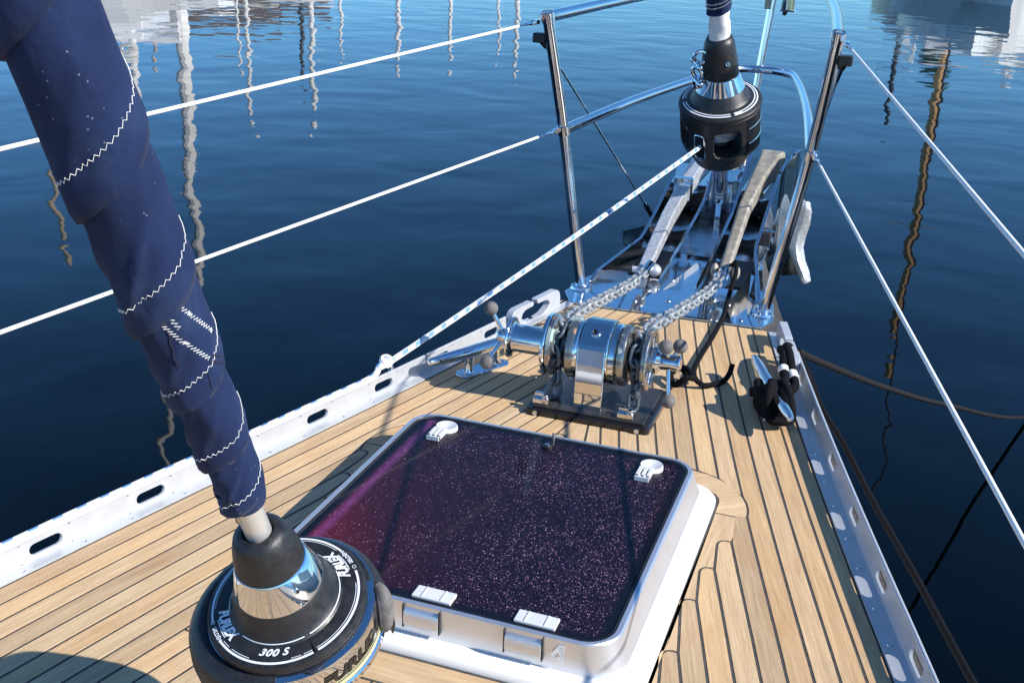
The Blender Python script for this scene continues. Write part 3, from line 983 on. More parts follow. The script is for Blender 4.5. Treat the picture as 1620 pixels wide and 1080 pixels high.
# assumed cabin top behind the camera, added for the polished metal to mirror
ct = thing('added_cabin', 'white cabin top aft of the foredeck, added unseen for the chrome to reflect', 'cabin')
ring_loft_pts = [(-.52, -3.3), (.57, -3.3), (.44, -2.25), (-.40, -2.25)]
q_ = MB(); q_.prism([(x, y, 0.002) for x, y in ring_loft_pts], (0, 0, .26)); q_.build('wall', 'white', ct, bevel=.04, seg=4)
settle(ct)

# unseen berth to starboard, added to put bright reflections in the polished metal
pt = thing('added_pontoon', 'timber decked float to starboard, added unseen to brighten the chrome', 'added_pontoon')
for i in range(56):
    MB().box((4.7, -10.2 + i * .5, -.72), (1.4, .235, .03)).build('board', 'tanmast', pt, smooth=False)
MB().box((4.7, 3.5, -1.02), (1.4, 13.9, .25)).build('float', 'quay', pt, smooth=False)
settle(pt)
yt = thing('added_yacht', 'white yacht to starboard, added unseen for bright reflections', 'yacht')
mb_, hx_, hy_ = hull_mesh(12, 3.6, 1.5, 1.6)
for i in range(len(mb_.v)): mb_.v[i] = mb_.v[i] + V((8.3, 3.0, WZ))
mb_.build('hull', 'hull', yt, angle=50)
MB().box((8.3, 2.5, WZ + 1.9), (2.6, 1.2, .45), (hx_, hy_, V((0, 0, 1)))).build('cabin', 'hull', yt, bevel=.1)
settle(yt)

# ------------------------------------------------------------------ toe rails
def toe_rail(side, label):
    t = thing('toe_rail', label, 'toe rail', 'slotted aluminium toe rails along the deck edges')
    E = (lambda y: Es(y)) if side > 0 else (lambda y: -Ep(y))
    fl, H, th, lean = (0.029 if side > 0 else 0.021), 0.041, 0.0045, (0.008 if side > 0 else 0.003)
    # slot positions
    s0 = 0.694 if side > 0 else 0.476
    slots = [s0 - 0.1955 * i for i in range(-2, 14)]
    y0, y1 = -2.2, (1.0 if side > 0 else 0.93)
    def P(y, off, z):            # off = outward distance from the teak edge
        return V((side * (E(y) + off + lean * max(0, z) / H), y, z))
    fl_m = MB()
    n = 64
    prof = [(0.0008, 0.0), (0.0008, 0.0034), (fl - 0.003, 0.0042), (fl, 0.006)]
    for i in range(n + 1):
        y = y0 + (1.22 - y0) * i / n
        for o, z in prof: fl_m.v.append(P(y, o, z))
        fl_m.v.append(P(y, fl + th, 0.004)); fl_m.v.append(P(y, fl + th, -0.03))
    k = 6
    for i in range(n):
        for j in range(k - 1): fl_m.face([i * k + j, i * k + j + 1, (i + 1) * k + j + 1, (i + 1) * k + j])
    fl_m.build('flange', 'alu', t, angle=50)
    # web with oval slots: a strip grid whose slot outlines are cut in
    web = MB()
    sl, sh_, zc = 0.0285, 0.0095, 0.0225
    nb = 12
    slots = [s for s in slots if y0 + .05 < s < y1 - .05]
    edges = [y0] + sum([[s - 0.045, s + 0.045] for s in sorted(slots)], []) + [y1]
    def both(y, z):
        web.v.append(P(y, fl, z)); web.v.append(P(y, fl + th, z)); return len(web.v) - 2
    def quadstrip(A, B):         # A, B lists of vertex-pair ids, faces on both sides
        for a, b_, c, d_ in zip(A, A[1:], B, B[1:]):
            web.face([a, b_, d_, c]); web.face([a + 1, c + 1, d_ + 1, b_ + 1])
    zb, zt = 0.004, H
    for a, b_ in zip(edges[0::2], edges[1::2]):
        m = max(1, int((b_ - a) / 0.05))
        A = [both(a + (b_ - a) * i / m, zb) for i in range(m + 1)]
        B = [both(a + (b_ - a) * i / m, zt) for i in range(m + 1)]
        quadstrip(A, B)
    for s in slots:
        inner, outer = [], []
        Nn = 40
        for i in range(Nn + 1):
            ang = 2 * pi * i / Nn
            # stadium outline
            cx, cz = cos(ang), sin(ang)
            straight = sl - sh_
            ix = (straight if cx > 0 else -straight) + sh_ * cx if abs(cx) > 1e-6 else 0
            iz = sh_ * cz
            # spread points over the flats
            u = max(-1, min(1, cx * 1.0))
            q = max(abs(cx) / 0.045, abs(cz) / ((zt - zb) / 2))
            ox, oz = cx / q, cz / q
            f = atan2(cz, cx)
            # stadium by ray casting
            rr = 1e9
            if abs(cz) > 1e-9:
                tt = sh_ / abs(cz)
                if abs(tt * cx) <= straight: rr = tt
            if rr > 1e8:
                bq = -straight * abs(cx); cq = straight ** 2 - sh_ ** 2
                rr = -bq + sqrt(max(0, bq * bq - cq))
            inner.append(both(s + rr * cx, zc + rr * cz))
            oz2 = (zt - zc) / ((zt - zb) / 2) * oz if oz > 0 else (zc - zb) / ((zt - zb) / 2) * oz
            outer.append(both(s + ox, zc + oz2))
        quadstrip(outer, inner)
        for a, b_ in zip(inner, inner[1:]): web.face([a, b_, b_ + 1, a + 1])
    # rounded bead along the top
    web.build('web', 'alu', t, angle=40)
    bead = MB()
    bead.tube([P(y0 + (y1 - y0) * i / 40, fl + th / 2, H + 0.001) for i in range(41)], 0.0036, 10)
    bead.build('top_bead', 'alu', t)
    y = s0 - 0.1955 * 12 + 0.055
    while y < y1:
        for dy in (0.0, 0.088):
            if y + dy > y1: continue
            sc = MB(); c = P(y + dy, fl * 0.45, 0.0036)
            sc.lathe([(0.0, 0.0006), (0.0012, 0.0006), (0.0016, 0.0012), (0.0034, 0.001), (0.0038, 0.0)], c, (0, 0, 1), 12)
            sc.build('screw', 'steel', t)
        y += 0.1955
    return t
toe_rail(-1, 'silver slotted port toe rail with the white and blue line on top')
toe_rail(1, 'silver slotted starboard toe rail with sun spots falling through its slots')

# ------------------------------------------------------------------ hatch
ht = thing('deck_hatch', 'square deck hatch with sparkling purple acrylic pane in a silver frame', 'hatch')
def ring_loft(name, mat, rings, parent, angle=35, cap=False, bevel=0):
    mb = MB(); k = len(rings[0])
    for r in rings: mb.v += [V(p) for p in r]
    for i in range(len(rings) - 1):
        for j in range(k):
            mb.face([i * k + j, i * k + (j + 1) % k, (i + 1) * k + (j + 1) % k, (i + 1) * k + j])
    if cap: mb.face([(len(rings) - 1) * k + j for j in range(k)])
    return mb.build(name, mat, parent, angle=angle, bevel=bevel)
def rr2(x0, x1, y0, y1, r, z, n=10):
    return rrect((x1 - x0) / 2, (y1 - y0) / 2, r, z, n, (x0 + x1) / 2, (y0 + y1) / 2)
ring_loft('coaming', 'white', [rr2(-.313, .313, -.318, .332, .055, -.002), rr2(-.313, .313, -.318, .332, .055, .008), rr2(-.309, .309, -.313, .328, .052, .0125),
                               rr2(-.290, .290, -.300, .312, .045, .0165), rr2(-.280, .280, -.29, .30, .045, .018)], ht, angle=60)
ring_loft('frame', 'frame', [rr2(-.286, .286, -.291, .308, .052, .014), rr2(-.2855, .2855, -.291, .3075, .052, .030), rr2(-.282, .282, -.2915, .304, .052, .036),
                             rr2(-.2745, .2745, -.2935, .298, .052, .064), rr2(-.2725, .2725, -.2935, .2965, .051, .0695), rr2(-.270, .270, -.2915, .294, .048, .0715),
                             rr2(-.2635, .2635, -.288, .2885, .044, .0718), rr2(-.2625, .2625, -.2865, .2875, .043, .066)], ht, angle=28)
ring_loft('seal', 'seal', [rr2(-.2625, .2625, -.2865, .2875, .043, .0665), rr2(-.2622, .2622, -.2862, .2872, .043, .0705), rr2(-.259, .259, -.283, .284, .040, .0708), rr2(-.2575, .2575, -.2815, .2825, .039, .068)], ht)
gl = MB()
top = rr2(-.2573, .2573, -.2813, .2823, .039, .0692)
gl.v = [V(p) for p in top]; gl.face(list(range(len(top))))
lo = [V((p[0], p[1], .060)) for p in top]
gl.v += lo; k = len(top)
for j in range(k): gl.face([j, (j + 1) % k, k + (j + 1) % k, k + j])
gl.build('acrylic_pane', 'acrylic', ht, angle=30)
# two handle covers at the forward corners (round pad with slotted tail)
for x0 in (-0.197, 0.196):
    hb = MB()
    hb.lathe([(0.0, 0.0045), (0.012, 0.005), (0.0165, 0.0075), (0.0195, 0.0080), (0.0205, 0.006), (0.021, 0.0)], (x0 + .003, 0.243, 0.0692), (0, 0, 1), 8 * 4)
    pad = hb.build('handle_pad', 'handle', ht)
    tb = MB()
    zz = 0.0695
    for dx in (-0.0095, 0.0, 0.0095):
        tb.box((x0 + dx - .0025, 0.2065, zz + .0045), (0.0033, 0.018, 0.0045))
    tb.box((x0 - .0025, 0.1915, zz + .0044), (0.0128, 0.0045, 0.0046))
    tb.box((x0 - .0025, 0.2255, zz + .0044), (0.0126, 0.004, 0.0044))
    tb.box((x0 - .0025, 0.209, zz + .001), (0.0118, 0.016, 0.0011))
    tb.build('handle_tail', 'handle', pad, bevel=0.001)
# two pale hinge pads at the aft edge
for x0 in (0.001, 0.155):
    pb = MB()
    pb.box((x0, -0.2655, 0.0715), (0.030, 0.0135, 0.0026))
    pad = pb.build('hinge_pad', 'handle', ht, bevel=0.0015)
    rb = MB()
    for dx in (-0.0145, 0.0145): rb.box((x0 + dx, -0.2655, 0.0747), (0.0011, 0.012, 0.0007))
    rb.build('rib', 'handle', pad, bevel=0.0005)
    # barrel of the hinge let into the frame behind
for x0 in (-0.006, 0.146):
    hb = MB()
    prof = [(-0.2895, .0665), (-0.2930, .0640), (-0.2975, .0570), (-0.2995, .0470), (-0.2985, .036), (-0.293, .030), (-.285, .03), (-.285, .066)]
    hb.prism([(x0 - .0265, y, z) for y, z in prof], (0.053, 0, 0))
    hb.build('hinge', 'frame', ht, bevel=0.001)
    g = MB(); g.box((x0 - .0277, -0.2935, 0.0485), (0.0008, 0.0040, 0.0185)); g.build('hinge_gap', 'seal', ht)
    g = MB(); g.box((x0 + .0277, -0.2935, 0.0485), (0.0008, 0.0040, 0.0185)); g.build('hinge_gap', 'seal', ht)
# diamond end plate of the hinge bar with a pin hole
eb = MB(); eb.prism([(0.196, -.2945, .061), (0.186, -.2955, .046), (0.203, -.2945, .032), (.205, -.2945, .062)], (0, -0.0012, 0)); eb.build('end_plate', 'white', ht)
eb = MB(); eb.lathe([(0, 0), (0.0022, 0.0), (0.0026, -.0006)], (0.1975, -.2968, .047), (0, -1, 0), 16); eb.build('pin', 'steel', ht)
# lock: turned down brass key in a black collar, and its upright thumb piece
lb = MB(); lb.lathe([(0.010, 0), (0.010, .004), (0.008, .0055), (0.0, .0055)], (0.004, 0.247, .069), (0, 0, 1), 24)
lk = lb.build('lock', 'black', ht)
kb = MB(); kb.lathe([(0.0052, 0), (0.0052, .0012), (0.004, .0018), (0.0, .0012)], (0.004, 0.247, .0746), (0, 0, 1), 20); kb.build('lock_barrel', 'steel', lk)
kb = MB(); kb.lathe([(0.0, 0.002), (0.0085, .002), (0.0095, 0.0), (0.0085, -.002), (0.0, -.002)], (0.010, 0.262, .083), (0.9, 0.35, 0), 24); kb.box((0.0095, .262, .073), (.0015, .003, .006)); kb.build('lock_flap', 'rubber', lk)
settle(ht)

# ------------------------------------------------------------------ text helper
def text_points(txt, size, shear=0.0, offset=0.0, spacing=1.0):
    cu = bpy.data.curves.new('text', 'FONT')
    cu.body = txt; cu.size = size; cu.shear = shear; cu.offset = offset; cu.space_character = spacing
    cu.align_x = 'CENTER'; cu.align_y = 'CENTER'; cu.resolution_u = 4
    o = bpy.data.objects.new('text', cu); COL.objects.link(o)
    dg = bpy.context.evaluated_depsgraph_get(); dg.update()
    me = bpy.data.meshes.new_from_object(o.evaluated_get(dg))
    vs_ = [V(v.co) for v in me.vertices]; fs = [tuple(p.vertices) for p in me.polygons]
    bpy.data.objects.remove(o); bpy.data.curves.remove(cu); bpy.data.meshes.remove(me)
    return vs_, fs

# ------------------------------------------------------------------ foreground furler
def frame_of(a, ref):
    a = V(a).normalized(); e1 = V(ref); e1 = (e1 - a * e1.dot(a)).normalized(); return a, e1, a.cross(e1)
fO = V((0, -0.654, 0.311))
fa, fe1, fe2 = frame_of((-.012, -.377, .926), (1, 0, 0))
fR = 0.0835
def fpt(r, ang, s, O=fO, a=fa, e1=fe1, e2=fe2):
    t = radians(ang); return O + a * s + (e1 * cos(t) + e2 * sin(t)) * r

def furler_head(t, O, a, e1, k, dark='black', screw_ang=None, kc=1.0):
    """flared black ring, polished cone and black bonnet; k = scale"""
    f = lambda L: [(r * k, h * k) for r, h in L]
    MB().lathe(f([(0.0455, .0335), (0.0475, .0300), (0.0500, .0220), (0.0535, .0115), (0.0565, .0062), (0.0600, .0030), (0.0780, .0008), (0.0815, -.0006), (0.0835, -.0045), (0.0835, -.0085), (0.080, -.0105), (.03, -.0105)]), O, a, 96, e1=e1).build('bearing_ring', dark, t, angle=30)
    MB().lathe([(0.0455 * k, .0300 * k), (0.0460 * k, .0325 * k), (0.0455 * k, .034 * k), (0.0365 * k, .0660 * k * kc), (0.0352 * k, .0675 * k * kc), (0.033 * k, .0675 * k * kc)], O, a, 96, e1=e1).build('polished_cone', 'chrome', t, angle=30)
    kk = kc
    MB().lathe([(0.0335 * k, .0665 * k * kk), (0.0345 * k, .0675 * k * kk), (0.0350 * k, .0700 * k * kk), (0.0342 * k, .0790 * k * kk), (0.0305 * k, .0960 * k * kk), (0.0262 * k, .1080 * k * kk), (0.0215 * k, .1130 * k * kk), (0.0165 * k, .1140 * k * kk), (0.0145 * k, .1110 * k * kk), (0.0135 * k, .100 * k * kk)], O, a, 80, e1=e1).build('bonnet', dark, t, angle=45)

ff = thing('sail_furler', 'black and chrome foreground sail furler with FURLEX and 300 S lettering beside the hatch', 'furler', 'headsail furling drums')
furler_head(ff, fO, fa, fe1, 1.0)
def screwhole(parent, O, a, e1, ang, r, s, rad):
    t = radians(ang); e2 = a.cross(e1); d = (e1 * cos(t) + e2 * sin(t)); nrm = (d + a * .45).normalized()
    MB().lathe([(rad, 0.0), (rad, .0012), (rad * .72, .0014), (rad * .6, -.0004), (0, -.0006)], O + a * s + d * r, nrm, 20).build('set_screw', 'steel', parent)
    MB().lathe([(rad * .5, 0.0004), (0, .0004)], O + a * s + d * r, nrm, 14).build('screw_recess', 'ink', parent)
screwhole(ff, fO, fa, fe1, -27, 0.0405, 0.052, 0.0028)
# chrome drum band below the ring, black edge above it
MB().lathe([(0.078, -.0105), (0.0860, -.0112), (0.0905, -.0125), (0.0915, -.016), (0.0915, -.0525), (0.0930, -.0545), (0.0935, -.060), (0.0910, -.0625), (0.05, -.064)], fO, fa, 110, e1=fe1).build('drum_band', 'chrome', ff, angle=30)
MB().lathe([(0.062, -.062), (0.066, -.075), (0.060, -.105), (0.045, -.125), (0.02, -.128)], fO, fa, 48, e1=fe1).build('lower_drum', 'black', ff)
# guard shell wrapping the port and forward side
def guard(t, O, a, e1, a0, a1, prof, mat='black', n=90, rm=None):
    MB().lathe(prof, O, a, n, a0=a0, a1=a1, e1=e1, rmul=rm).build('drum_guard', mat, t, angle=45)
grm = lambda t: 1.0 + 0.10 * max(0, cos(t - radians(213))) ** 1.5 
guard(ff, fO, fa, fe1, 36, 289, [(0.0760, -.0118), (0.0800, -.0095), (0.0860, -.0100), (0.0925, -.0150), (0.0985, -.0230), (0.1010, -.038), (0.1015, -.07), (0.099, -.10), (0.094, -.115), (0.0925, -.112), (0.0945, -.09), (0.0955, -.04), (0.0935, -.02)], rm=grm)
# rounded front end of the guard, latch on the starboard side
eb = MB()
for s_, rr_ in ((-.028, .012), (-.05, .014)):
    eb.sphere(fpt(0.0945, 288, s_), rr_, 18, (1, 1, 1.3), (fe1, fe2, fa))
eb.build('guard_end', 'black', ff)
lt_ = MB(); lt_.tube(smooth_path([fpt(.0935, 30, -.010), fpt(.0985, 25, -.014), fpt(.1005, 19, -.026), fpt(.0985, 15, -.042), fpt(.0955, 14, -.052)], 5), [.0035 + .0045 * sin(pi * (i + 1) / 22) ** .8 for i in range(21)], 14)
lt_.build('latch', 'rubber', ff)
# printed rings and lettering
def ring_band(parent, r0, r1, h, a0, a1, mat, n=60, O=fO, a=fa, e1=fe1, name='printed_line'):
    mb = MB(); e2 = a.cross(e1)
    for i in range(n + 1):
        t = radians(a0 + (a1 - a0) * i / n)
        for r in (r0, r1): mb.v.append(O + a * h(r) + (e1 * cos(t) + e2 * sin(t)) * r)
    for i in range(n): mb.face([2 * i, 2 * i + 1, 2 * i + 3, 2 * i + 2])
    return mb.build(name, mat, parent)
def ringh(r):
    return interp([(0.0535, .0115), (0.0565, .0062), (0.0600, .0030), (0.0780, .0008), (0.0815, -.0006)], r) + 0.00035
for a0, a1 in ((-110, -42), (-36, 48), (66, 140), (152, 215)):
    ring_band(ff, 0.0572, 0.0579, ringh, a0, a1, 'print')
for a0, a1 in ((-124, -41), (-37, 42), (66, 132), (146, 218)):
    ring_band(ff, 0.0752, 0.0775, ringh, a0, a1, 'print')
for a0, a1 in ((-121, -113), (-110, -92), (-58, -50), (-48, -41), (-37, 30), (70, 126), (150, 205)):
    ring_band(ff, 0.0732, 0.0738, ringh, a0, a1, 'print', 24)
MB().box(fpt(0.0685, -39, 0.0022), (0.0100, 0.0004, 0.0008), (fe1 * cos(radians(-39)) + fe2 * sin(radians(-39)), fe1 * -sin(radians(-39)) + fe2 * cos(radians(-39)), fa)).build('split_line', 'ink', ff)
def ring_text(parent, txt, size, r, ang, mat='print', shear=.25, off=0.0, spacing=1.0, name='lettering', sy=1.0):
    vs_, fs = text_points(txt, size, shear, off, spacing)
    mb = MB()
    for p in vs_:
        rr = r - p.y * sy
        t = radians(ang) + p.x / r
        mb.v.append(fO + fa * (ringh(rr) + .0002) + (fe1 * cos(t) + fe2 * sin(t)) * rr)
    mb.f = fs; mb.mi = [0] * len(fs)
    return mb.build(name, mat, parent, smooth=False)
ring_text(ff, '300 S', 0.0120, 0.0655, -73, shear=.35, off=.0004, spacing=1.1, sy=.85)
for ang in (-134, 54):
    ring_text(ff, 'FURLEX', 0.0125, 0.0645, ang, shear=.3, off=.0006, spacing=.82, sy=1.15)
    ring_band(ff, 0.0702, 0.0712, ringh, ang - 9, ang + 11, 'print', 12)
    ring_text(ff, 'SELDÉN', 0.0058, 0.0763, ang + 4, shear=0, off=.00015)
    MB().torus(fpt(0.0763, ang - 8, .0016), fa, .0020, .00035, 6, 5).build('emblem', 'print', ff)
# decal with the name round the chrome band
def band_strip(s0, s1, a0, a1, mat, r=0.09175, name='decal', n=60):
    mb = MB()
    for i in range(n + 1):
        an = a0 + (a1 - a0) * i / n
        mb.v.append(fpt(r, an, s0)); mb.v.append(fpt(r, an, s1))
    for i in range(n): mb.face([2 * i, 2 * i + 1, 2 * i + 3, 2 * i + 2])
    return mb.build(name, mat, ff)
vs_, fs = text_points('FURLEX', 0.0245, .25, .0011, 1.0)
tb = MB()
for p in vs_: tb.v.append(fpt(0.0922, -18 + math.degrees(p.x / 0.092), -0.0330 + p.y * .8))
tb.f = fs; tb.mi = [0] * len(fs)
tb.build('lettering', 'ink', ff, smooth=False)
band_strip(-0.0445, -0.0428, -51, 26, 'ink', 0.0921)
band_strip(-0.0505, -0.0415, -50, 28, 'decal', 0.0918)
band_strip(-0.0320, -0.0300, -84, -53, 'ink', 0.0921)
band_strip(-0.0450, -0.0330, -86, -52, 'decal', 0.0918)
band_strip(-0.0470, -0.0445, -86, -53, 'ink', 0.0921)
# foil tube inside the sail, toggle to the deck, shackle on the port side
tb = MB(); tb.tube([fO + fa * .085, fO + fa * 2.6], 0.0132, 28); tb.build('foil_tube', 'tube', ff)
tb = MB(); tb.tube([fO - fa * .12, fO - fa * .30], 0.010, 16); tb.build('toggle', 'steel', ff)
foot = fO - fa * 0.315
tb = MB(); tb.lathe([(0.0, .03), (.012, .03), (.016, .006), (.045, .004), (.047, 0.0)], (foot.x, foot.y, 0.001), (0, 0, 1), 32); tb.build('deck_plate', 'steel', ff)
sh = MB(); sc_ = fpt(0.020, 168, .148)
sh.torus(sc_, fe2, 0.012, 0.0028, 20, 8, sx=.55); sh.tube([sc_ + fa * .010 - fe1 * .008, sc_ + fa * .010 + fe1 * .008], .0026, 8)
sh.tube([sc_ - fa * .012, sc_ + fa * -.03], [.004, .0055], 10)
sh.build('tack_shackle', 'goldlens', ff)
settle(ff)

# ------------------------------------------------------------------ furled sail (a strip wound round the foil)
def furled_sail(name, label, O, a, e1, tabs, Rtab, mat, th0, stitches=True, thick=0.0062, smin=None, smax=None, wrinkle=0.0022, group='furled headsails'):
    e2 = a.cross(e1)
    t = thing(name, label, 'sail', group)
    mb = MB()
    T0, T1 = tabs[0][0], tabs[-1][0] - 1.25
    per = 88; nv = 16
    nT = int((T1 - T0) * per)
    def edge(T): return interp(tabs, T)
    def pos(T, s, lift):
        ang = radians(th0) + T * 2 * pi
        r = interp(Rtab, s) + lift
        nn = noise.noise(V((cos(ang) * 1.3, sin(ang) * 1.3, s * 16.0))) * wrinkle
        nn += noise.noise(V((cos(ang) * 2.2 + 5, sin(ang) * 2.2, s * 30.0 + T))) * wrinkle * .5
        return O + a * s + (e1 * cos(ang) + e2 * sin(ang)) * (r + nn)
    def fold(T, v):
        # slack diagonal creases running up the cloth
        p = T % 1.0; kf = int(T)
        out = 0.0
        for q, (c0, sl_, A, w_) in enumerate(((0.03, .50, .0040, .030), (0.30, .38, .0020, .022), (-0.16, .45, .0024, .035), (.55, .4, .003, .04), (.78, .3, .003, .04))):
            c = c0 + .10 * noise.noise(V((kf * 3.7, q * 5.1, .3)))
            a_ = A * (.55 + .8 * noise.noise(V((kf * 1.9 + 7, q * 2.3, 1.7))) + (.5 if (kf == 3 and q == 0) else 0))
            u = (p - sl_ * v - c) / w_
            out += a_ * (math.exp(-u * u) - .8 * math.exp(-(u - 1.7) ** 2))
        return out
    for i in range(nT + 1):
        T = T0 + (T1 - T0) * i / nT
        s0 = edge(T); s1 = edge(T + 1.22)
        row = [(-0.01, -thick * 2.0), (-0.012, -thick * .4)]
        for j in range(nv + 1):
            v = j / nv
            lift = thick * (1 - v / 0.82) if v < .82 else -thick * (v - .82) * 7
            if v < .06: lift -= thick * .25 * (1 - v / .06)
            lift += fold(T, v) * sin(pi * min(1, v / .82)) if v < .82 else 0
            row.append((v, lift))
        for v, lift in row:
            mb.v.append(pos(T, s0 + (s1 - s0) * v, lift))
    k = nv + 3
    for i in range(nT):
        for j in range(k - 1): mb.face([i * k + j, (i + 1) * k + j, (i + 1) * k + j + 1, i * k + j + 1])
    mb.build('cloth', mat, t, angle=70, weld=False)
    if stitches:
        st = MB(); z = []
        Tt = T0 + .02; sgn = 1
        while Tt < T1 - .02:
            s0 = edge(Tt); s1 = edge(Tt + 1.22)
            v = 0.215 if Tt < 4.7 else 0.165
            s = s0 + (s1 - s0) * v + sgn * 0.0016
            lift = thick * (1 - v / .82) + fold(Tt, v) * sin(pi * v / .82) + 0.0005
            z.append(pos(Tt, s, lift)); sgn = -sgn
            Tt += 0.0023 / (2 * pi * interp(Rtab, s0))
        st.tube(z, 0.00034, 4)
        st.build('stitching', 'thread', t)
    return t, pos, edge, fold
fs_tabs = [(0, .150), (1, .212), (2, .290), (3, .376), (4, .489), (5, .622), (6, .765), (7, .92), (8, 1.08), (9, 1.25), (10, 1.43), (11, 1.62), (12, 1.82), (13, 2.03), (14, 2.25)]
fs_R = [(.14, .0165), (.165, .0185), (.24, .0220), (.33, .0252), (.42, .0290), (.52, .0318), (.65, .0335), (1.0, .037), (2.3, .040)]
sailf, spos, sedge, sfold = furled_sail('furled_sail', 'navy blue furled sail with white zigzag stitching in the foreground', fO, fa, fe1, fs_tabs, fs_R, 'navy', -148)
# bottom of the roll closes round the foil
cb = MB(); cb.lathe([(0.0135, .172), (0.016, .160), (0.0195, .158), (0.0215, .166), (0.0235, .185)], fO, fa, 40, e1=fe1); cb.build('foot_roll', 'navy', sailf)

def zigzag_line(parent, T_a, v_a, T_b, v_b, n, amp, mat='thread', r=0.00036):
    z = []
    for i in range(n + 1):
        u = i / n
        T = T_a + (T_b - T_a) * u; v = v_a + (v_b - v_a) * u
        s0, s1 = sedge(T), sedge(T + 1.22)
        tt = T + (amp if i % 2 else -amp)
        z.append(spos(tt, s0 + (s1 - s0) * v, 0.0062 * (1 - v / .82) + sfold(T, v) * sin(pi * v / .82) + .0003))
    mb = MB(); mb.tube(z, r, 4); return mb.build('stitching', mat, parent)
zigzag_line(sailf, 2.235, .80, 2.375, .26, 34, .011)
zigzag_line(sailf, 2.335, .80, 2.455, .33, 30, .011)
zigzag_line(sailf, 2.285, .77, 2.305, .66, 6, .011)
zigzag_line(sailf, 2.255, .72, 2.235, .40, 6, .003, 'navythread', .0007)
zigzag_line(sailf, 2.375, .24, 2.44, .08, 8, .006, 'navythread', .0008)
zigzag_line(sailf, 2.39, .26, 2.45, .12, 8, .006, 'navythread', .0008)
zigzag_line(sailf, 2.345, .20, 2.335, .06, 3, .002, 'navythread', .0006)
settle(sailf)

# ------------------------------------------------------------------ bow furler
bO = V((-0.005, 1.893, 0.470))
ba, be1, be2 = frame_of((-.035, -.40, .915), (1, 0, 0))
bR = 0.124
def bpt(r, ang, s): 
    t = radians(ang); return bO + ba * s + (be1 * cos(t) + be2 * sin(t)) * r
bf = thing('sail_furler', 'large black furling drum standing at the bow above the anchors', 'furler', 'headsail furling drums')
K = bR / 0.0835
MB().lathe([(0.066, .050), (0.074, .040), (0.082, .022), (0.090, .012), (0.100, .0085), (0.118, .004), (0.1235, -.001), (0.1245, -.008), (0.121, -.014), (0.05, -.014)], bO, ba, 96, e1=be1).build('bearing_ring', 'black', bf, angle=30)
for r0, r1 in ((.1005, .1035), (.108, .112)):
    hh = lambda r: interp([(0.100, .0085), (0.118, .004)], r) + .0005
    for a0, a1 in ((-160, -62), (-56, 70), (80, 190)):
        ring_band(bf, r0, r1, hh, a0, a1, 'print', 50, bO, ba, be1)
ring_band(bf, .1015, .111, lambda r: interp([(0.100, .0085), (0.118, .004)], r) + .0009, -55, -42, 'print', 10, bO, ba, be1, 'printed_label')
MB().lathe([(0.0715, .0400), (0.0725, .045), (0.0565, .088), (0.054, .090)], bO, ba, 96, e1=be1).build('polished_cone', 'chrome', bf, angle=30)
MB().lathe([(0.0535, .088), (0.0555, .090), (0.0560, .095), (0.0540, .115), (0.0485, .160), (0.043, .192), (0.036, .206), (0.027, .210), (0.022, .205), (.02, .18)], bO, ba, 80, e1=be1).build('bonnet', 'black', bf, angle=45)
screwhole(bf, bO, ba, be1, -52, 0.051, 0.142, 0.0062)
# cage with windows: a cylinder wall whose openings are left out cell by cell
def cage(t):
    n, m = 240, 56
    s_top, s_bot = -0.014, -0.148
    wins = [(-147, 19, -.089, .042), (-109, 9.5, -.098, .043), (-68, 20, -.090, .046), (55, 20, -.09, .044), (105, 20, -.09, .044), (155, 18, -.09, .044)]
    mb = MB()
    def rad(s): return 0.1215 - 0.010 * max(0, (-.12 - s) / .03) ** 2
    vid = {}
    def gv(i, j):
        i %= n
        if (i, j) not in vid:
            s = s_top + (s_bot - s_top) * j / m
            vid[(i, j)] = len(mb.v); mb.v.append(bpt(rad(s), 360 * i / n, s))
        return vid[(i, j)]
    for i in range(n):
        for j in range(m):
            ang = (360 * (i + .5) / n + 180) % 360 - 180; s = s_top + (s_bot - s_top) * (j + .5) / m
            hole = False
            for wa, ww, ws, wh in wins:
                dx = abs((ang - wa + 180) % 360 - 180) / ww; dy = abs(s - ws) / wh
                if dx < 1 and dy < 1 and (dx ** 5 + dy ** 5) < 1: hole = True
            if -40 < ang < 30 and s < -.020: hole = True        # steel cover plate fills this bay
            if not hole: mb.face([gv(i, j), gv(i + 1, j), gv(i + 1, j + 1), gv(i, j + 1)])
    o = mb.build('drum_guard', 'black', t, angle=45)
    md = o.modifiers.new('wall', 'SOLIDIFY'); md.thickness = 0.010; md.offset = -1
    MB().lathe([(0.112, -.020), (0.1205, -.022), (0.1205, -.142), (0.112, -.146)], bO, ba, 30, a0=-40, a1=30, e1=be1).build('cover_plate', 'blackgloss', t)
    for s in (-.052, -.102): MB().lathe([(0.121, s), (0.1220, s - .002), (.1220, s - .005), (.121, s - .007)], bO, ba, 24, a0=-34, a1=24, e1=be1).build('trim_strip', 'chrome', t)
    MB().lathe([(0.1115, -.146), (0.108, -.156), (0.098, -.166), (0.090, -.185), (0.080, -.205), (0.066, -.214), (0.03, -.216)], bO, ba, 72, e1=be1).build('lower_housing', 'black', t, angle=40)
    MB().lathe([(0.112, -.020), (0.04, -.022), (0.036, -.030), (0.036, -.135), (0.04, -.14), (0.112, -.143)], bO, ba, 72, e1=be1).build('spool', 'black', t)
cage(bf)
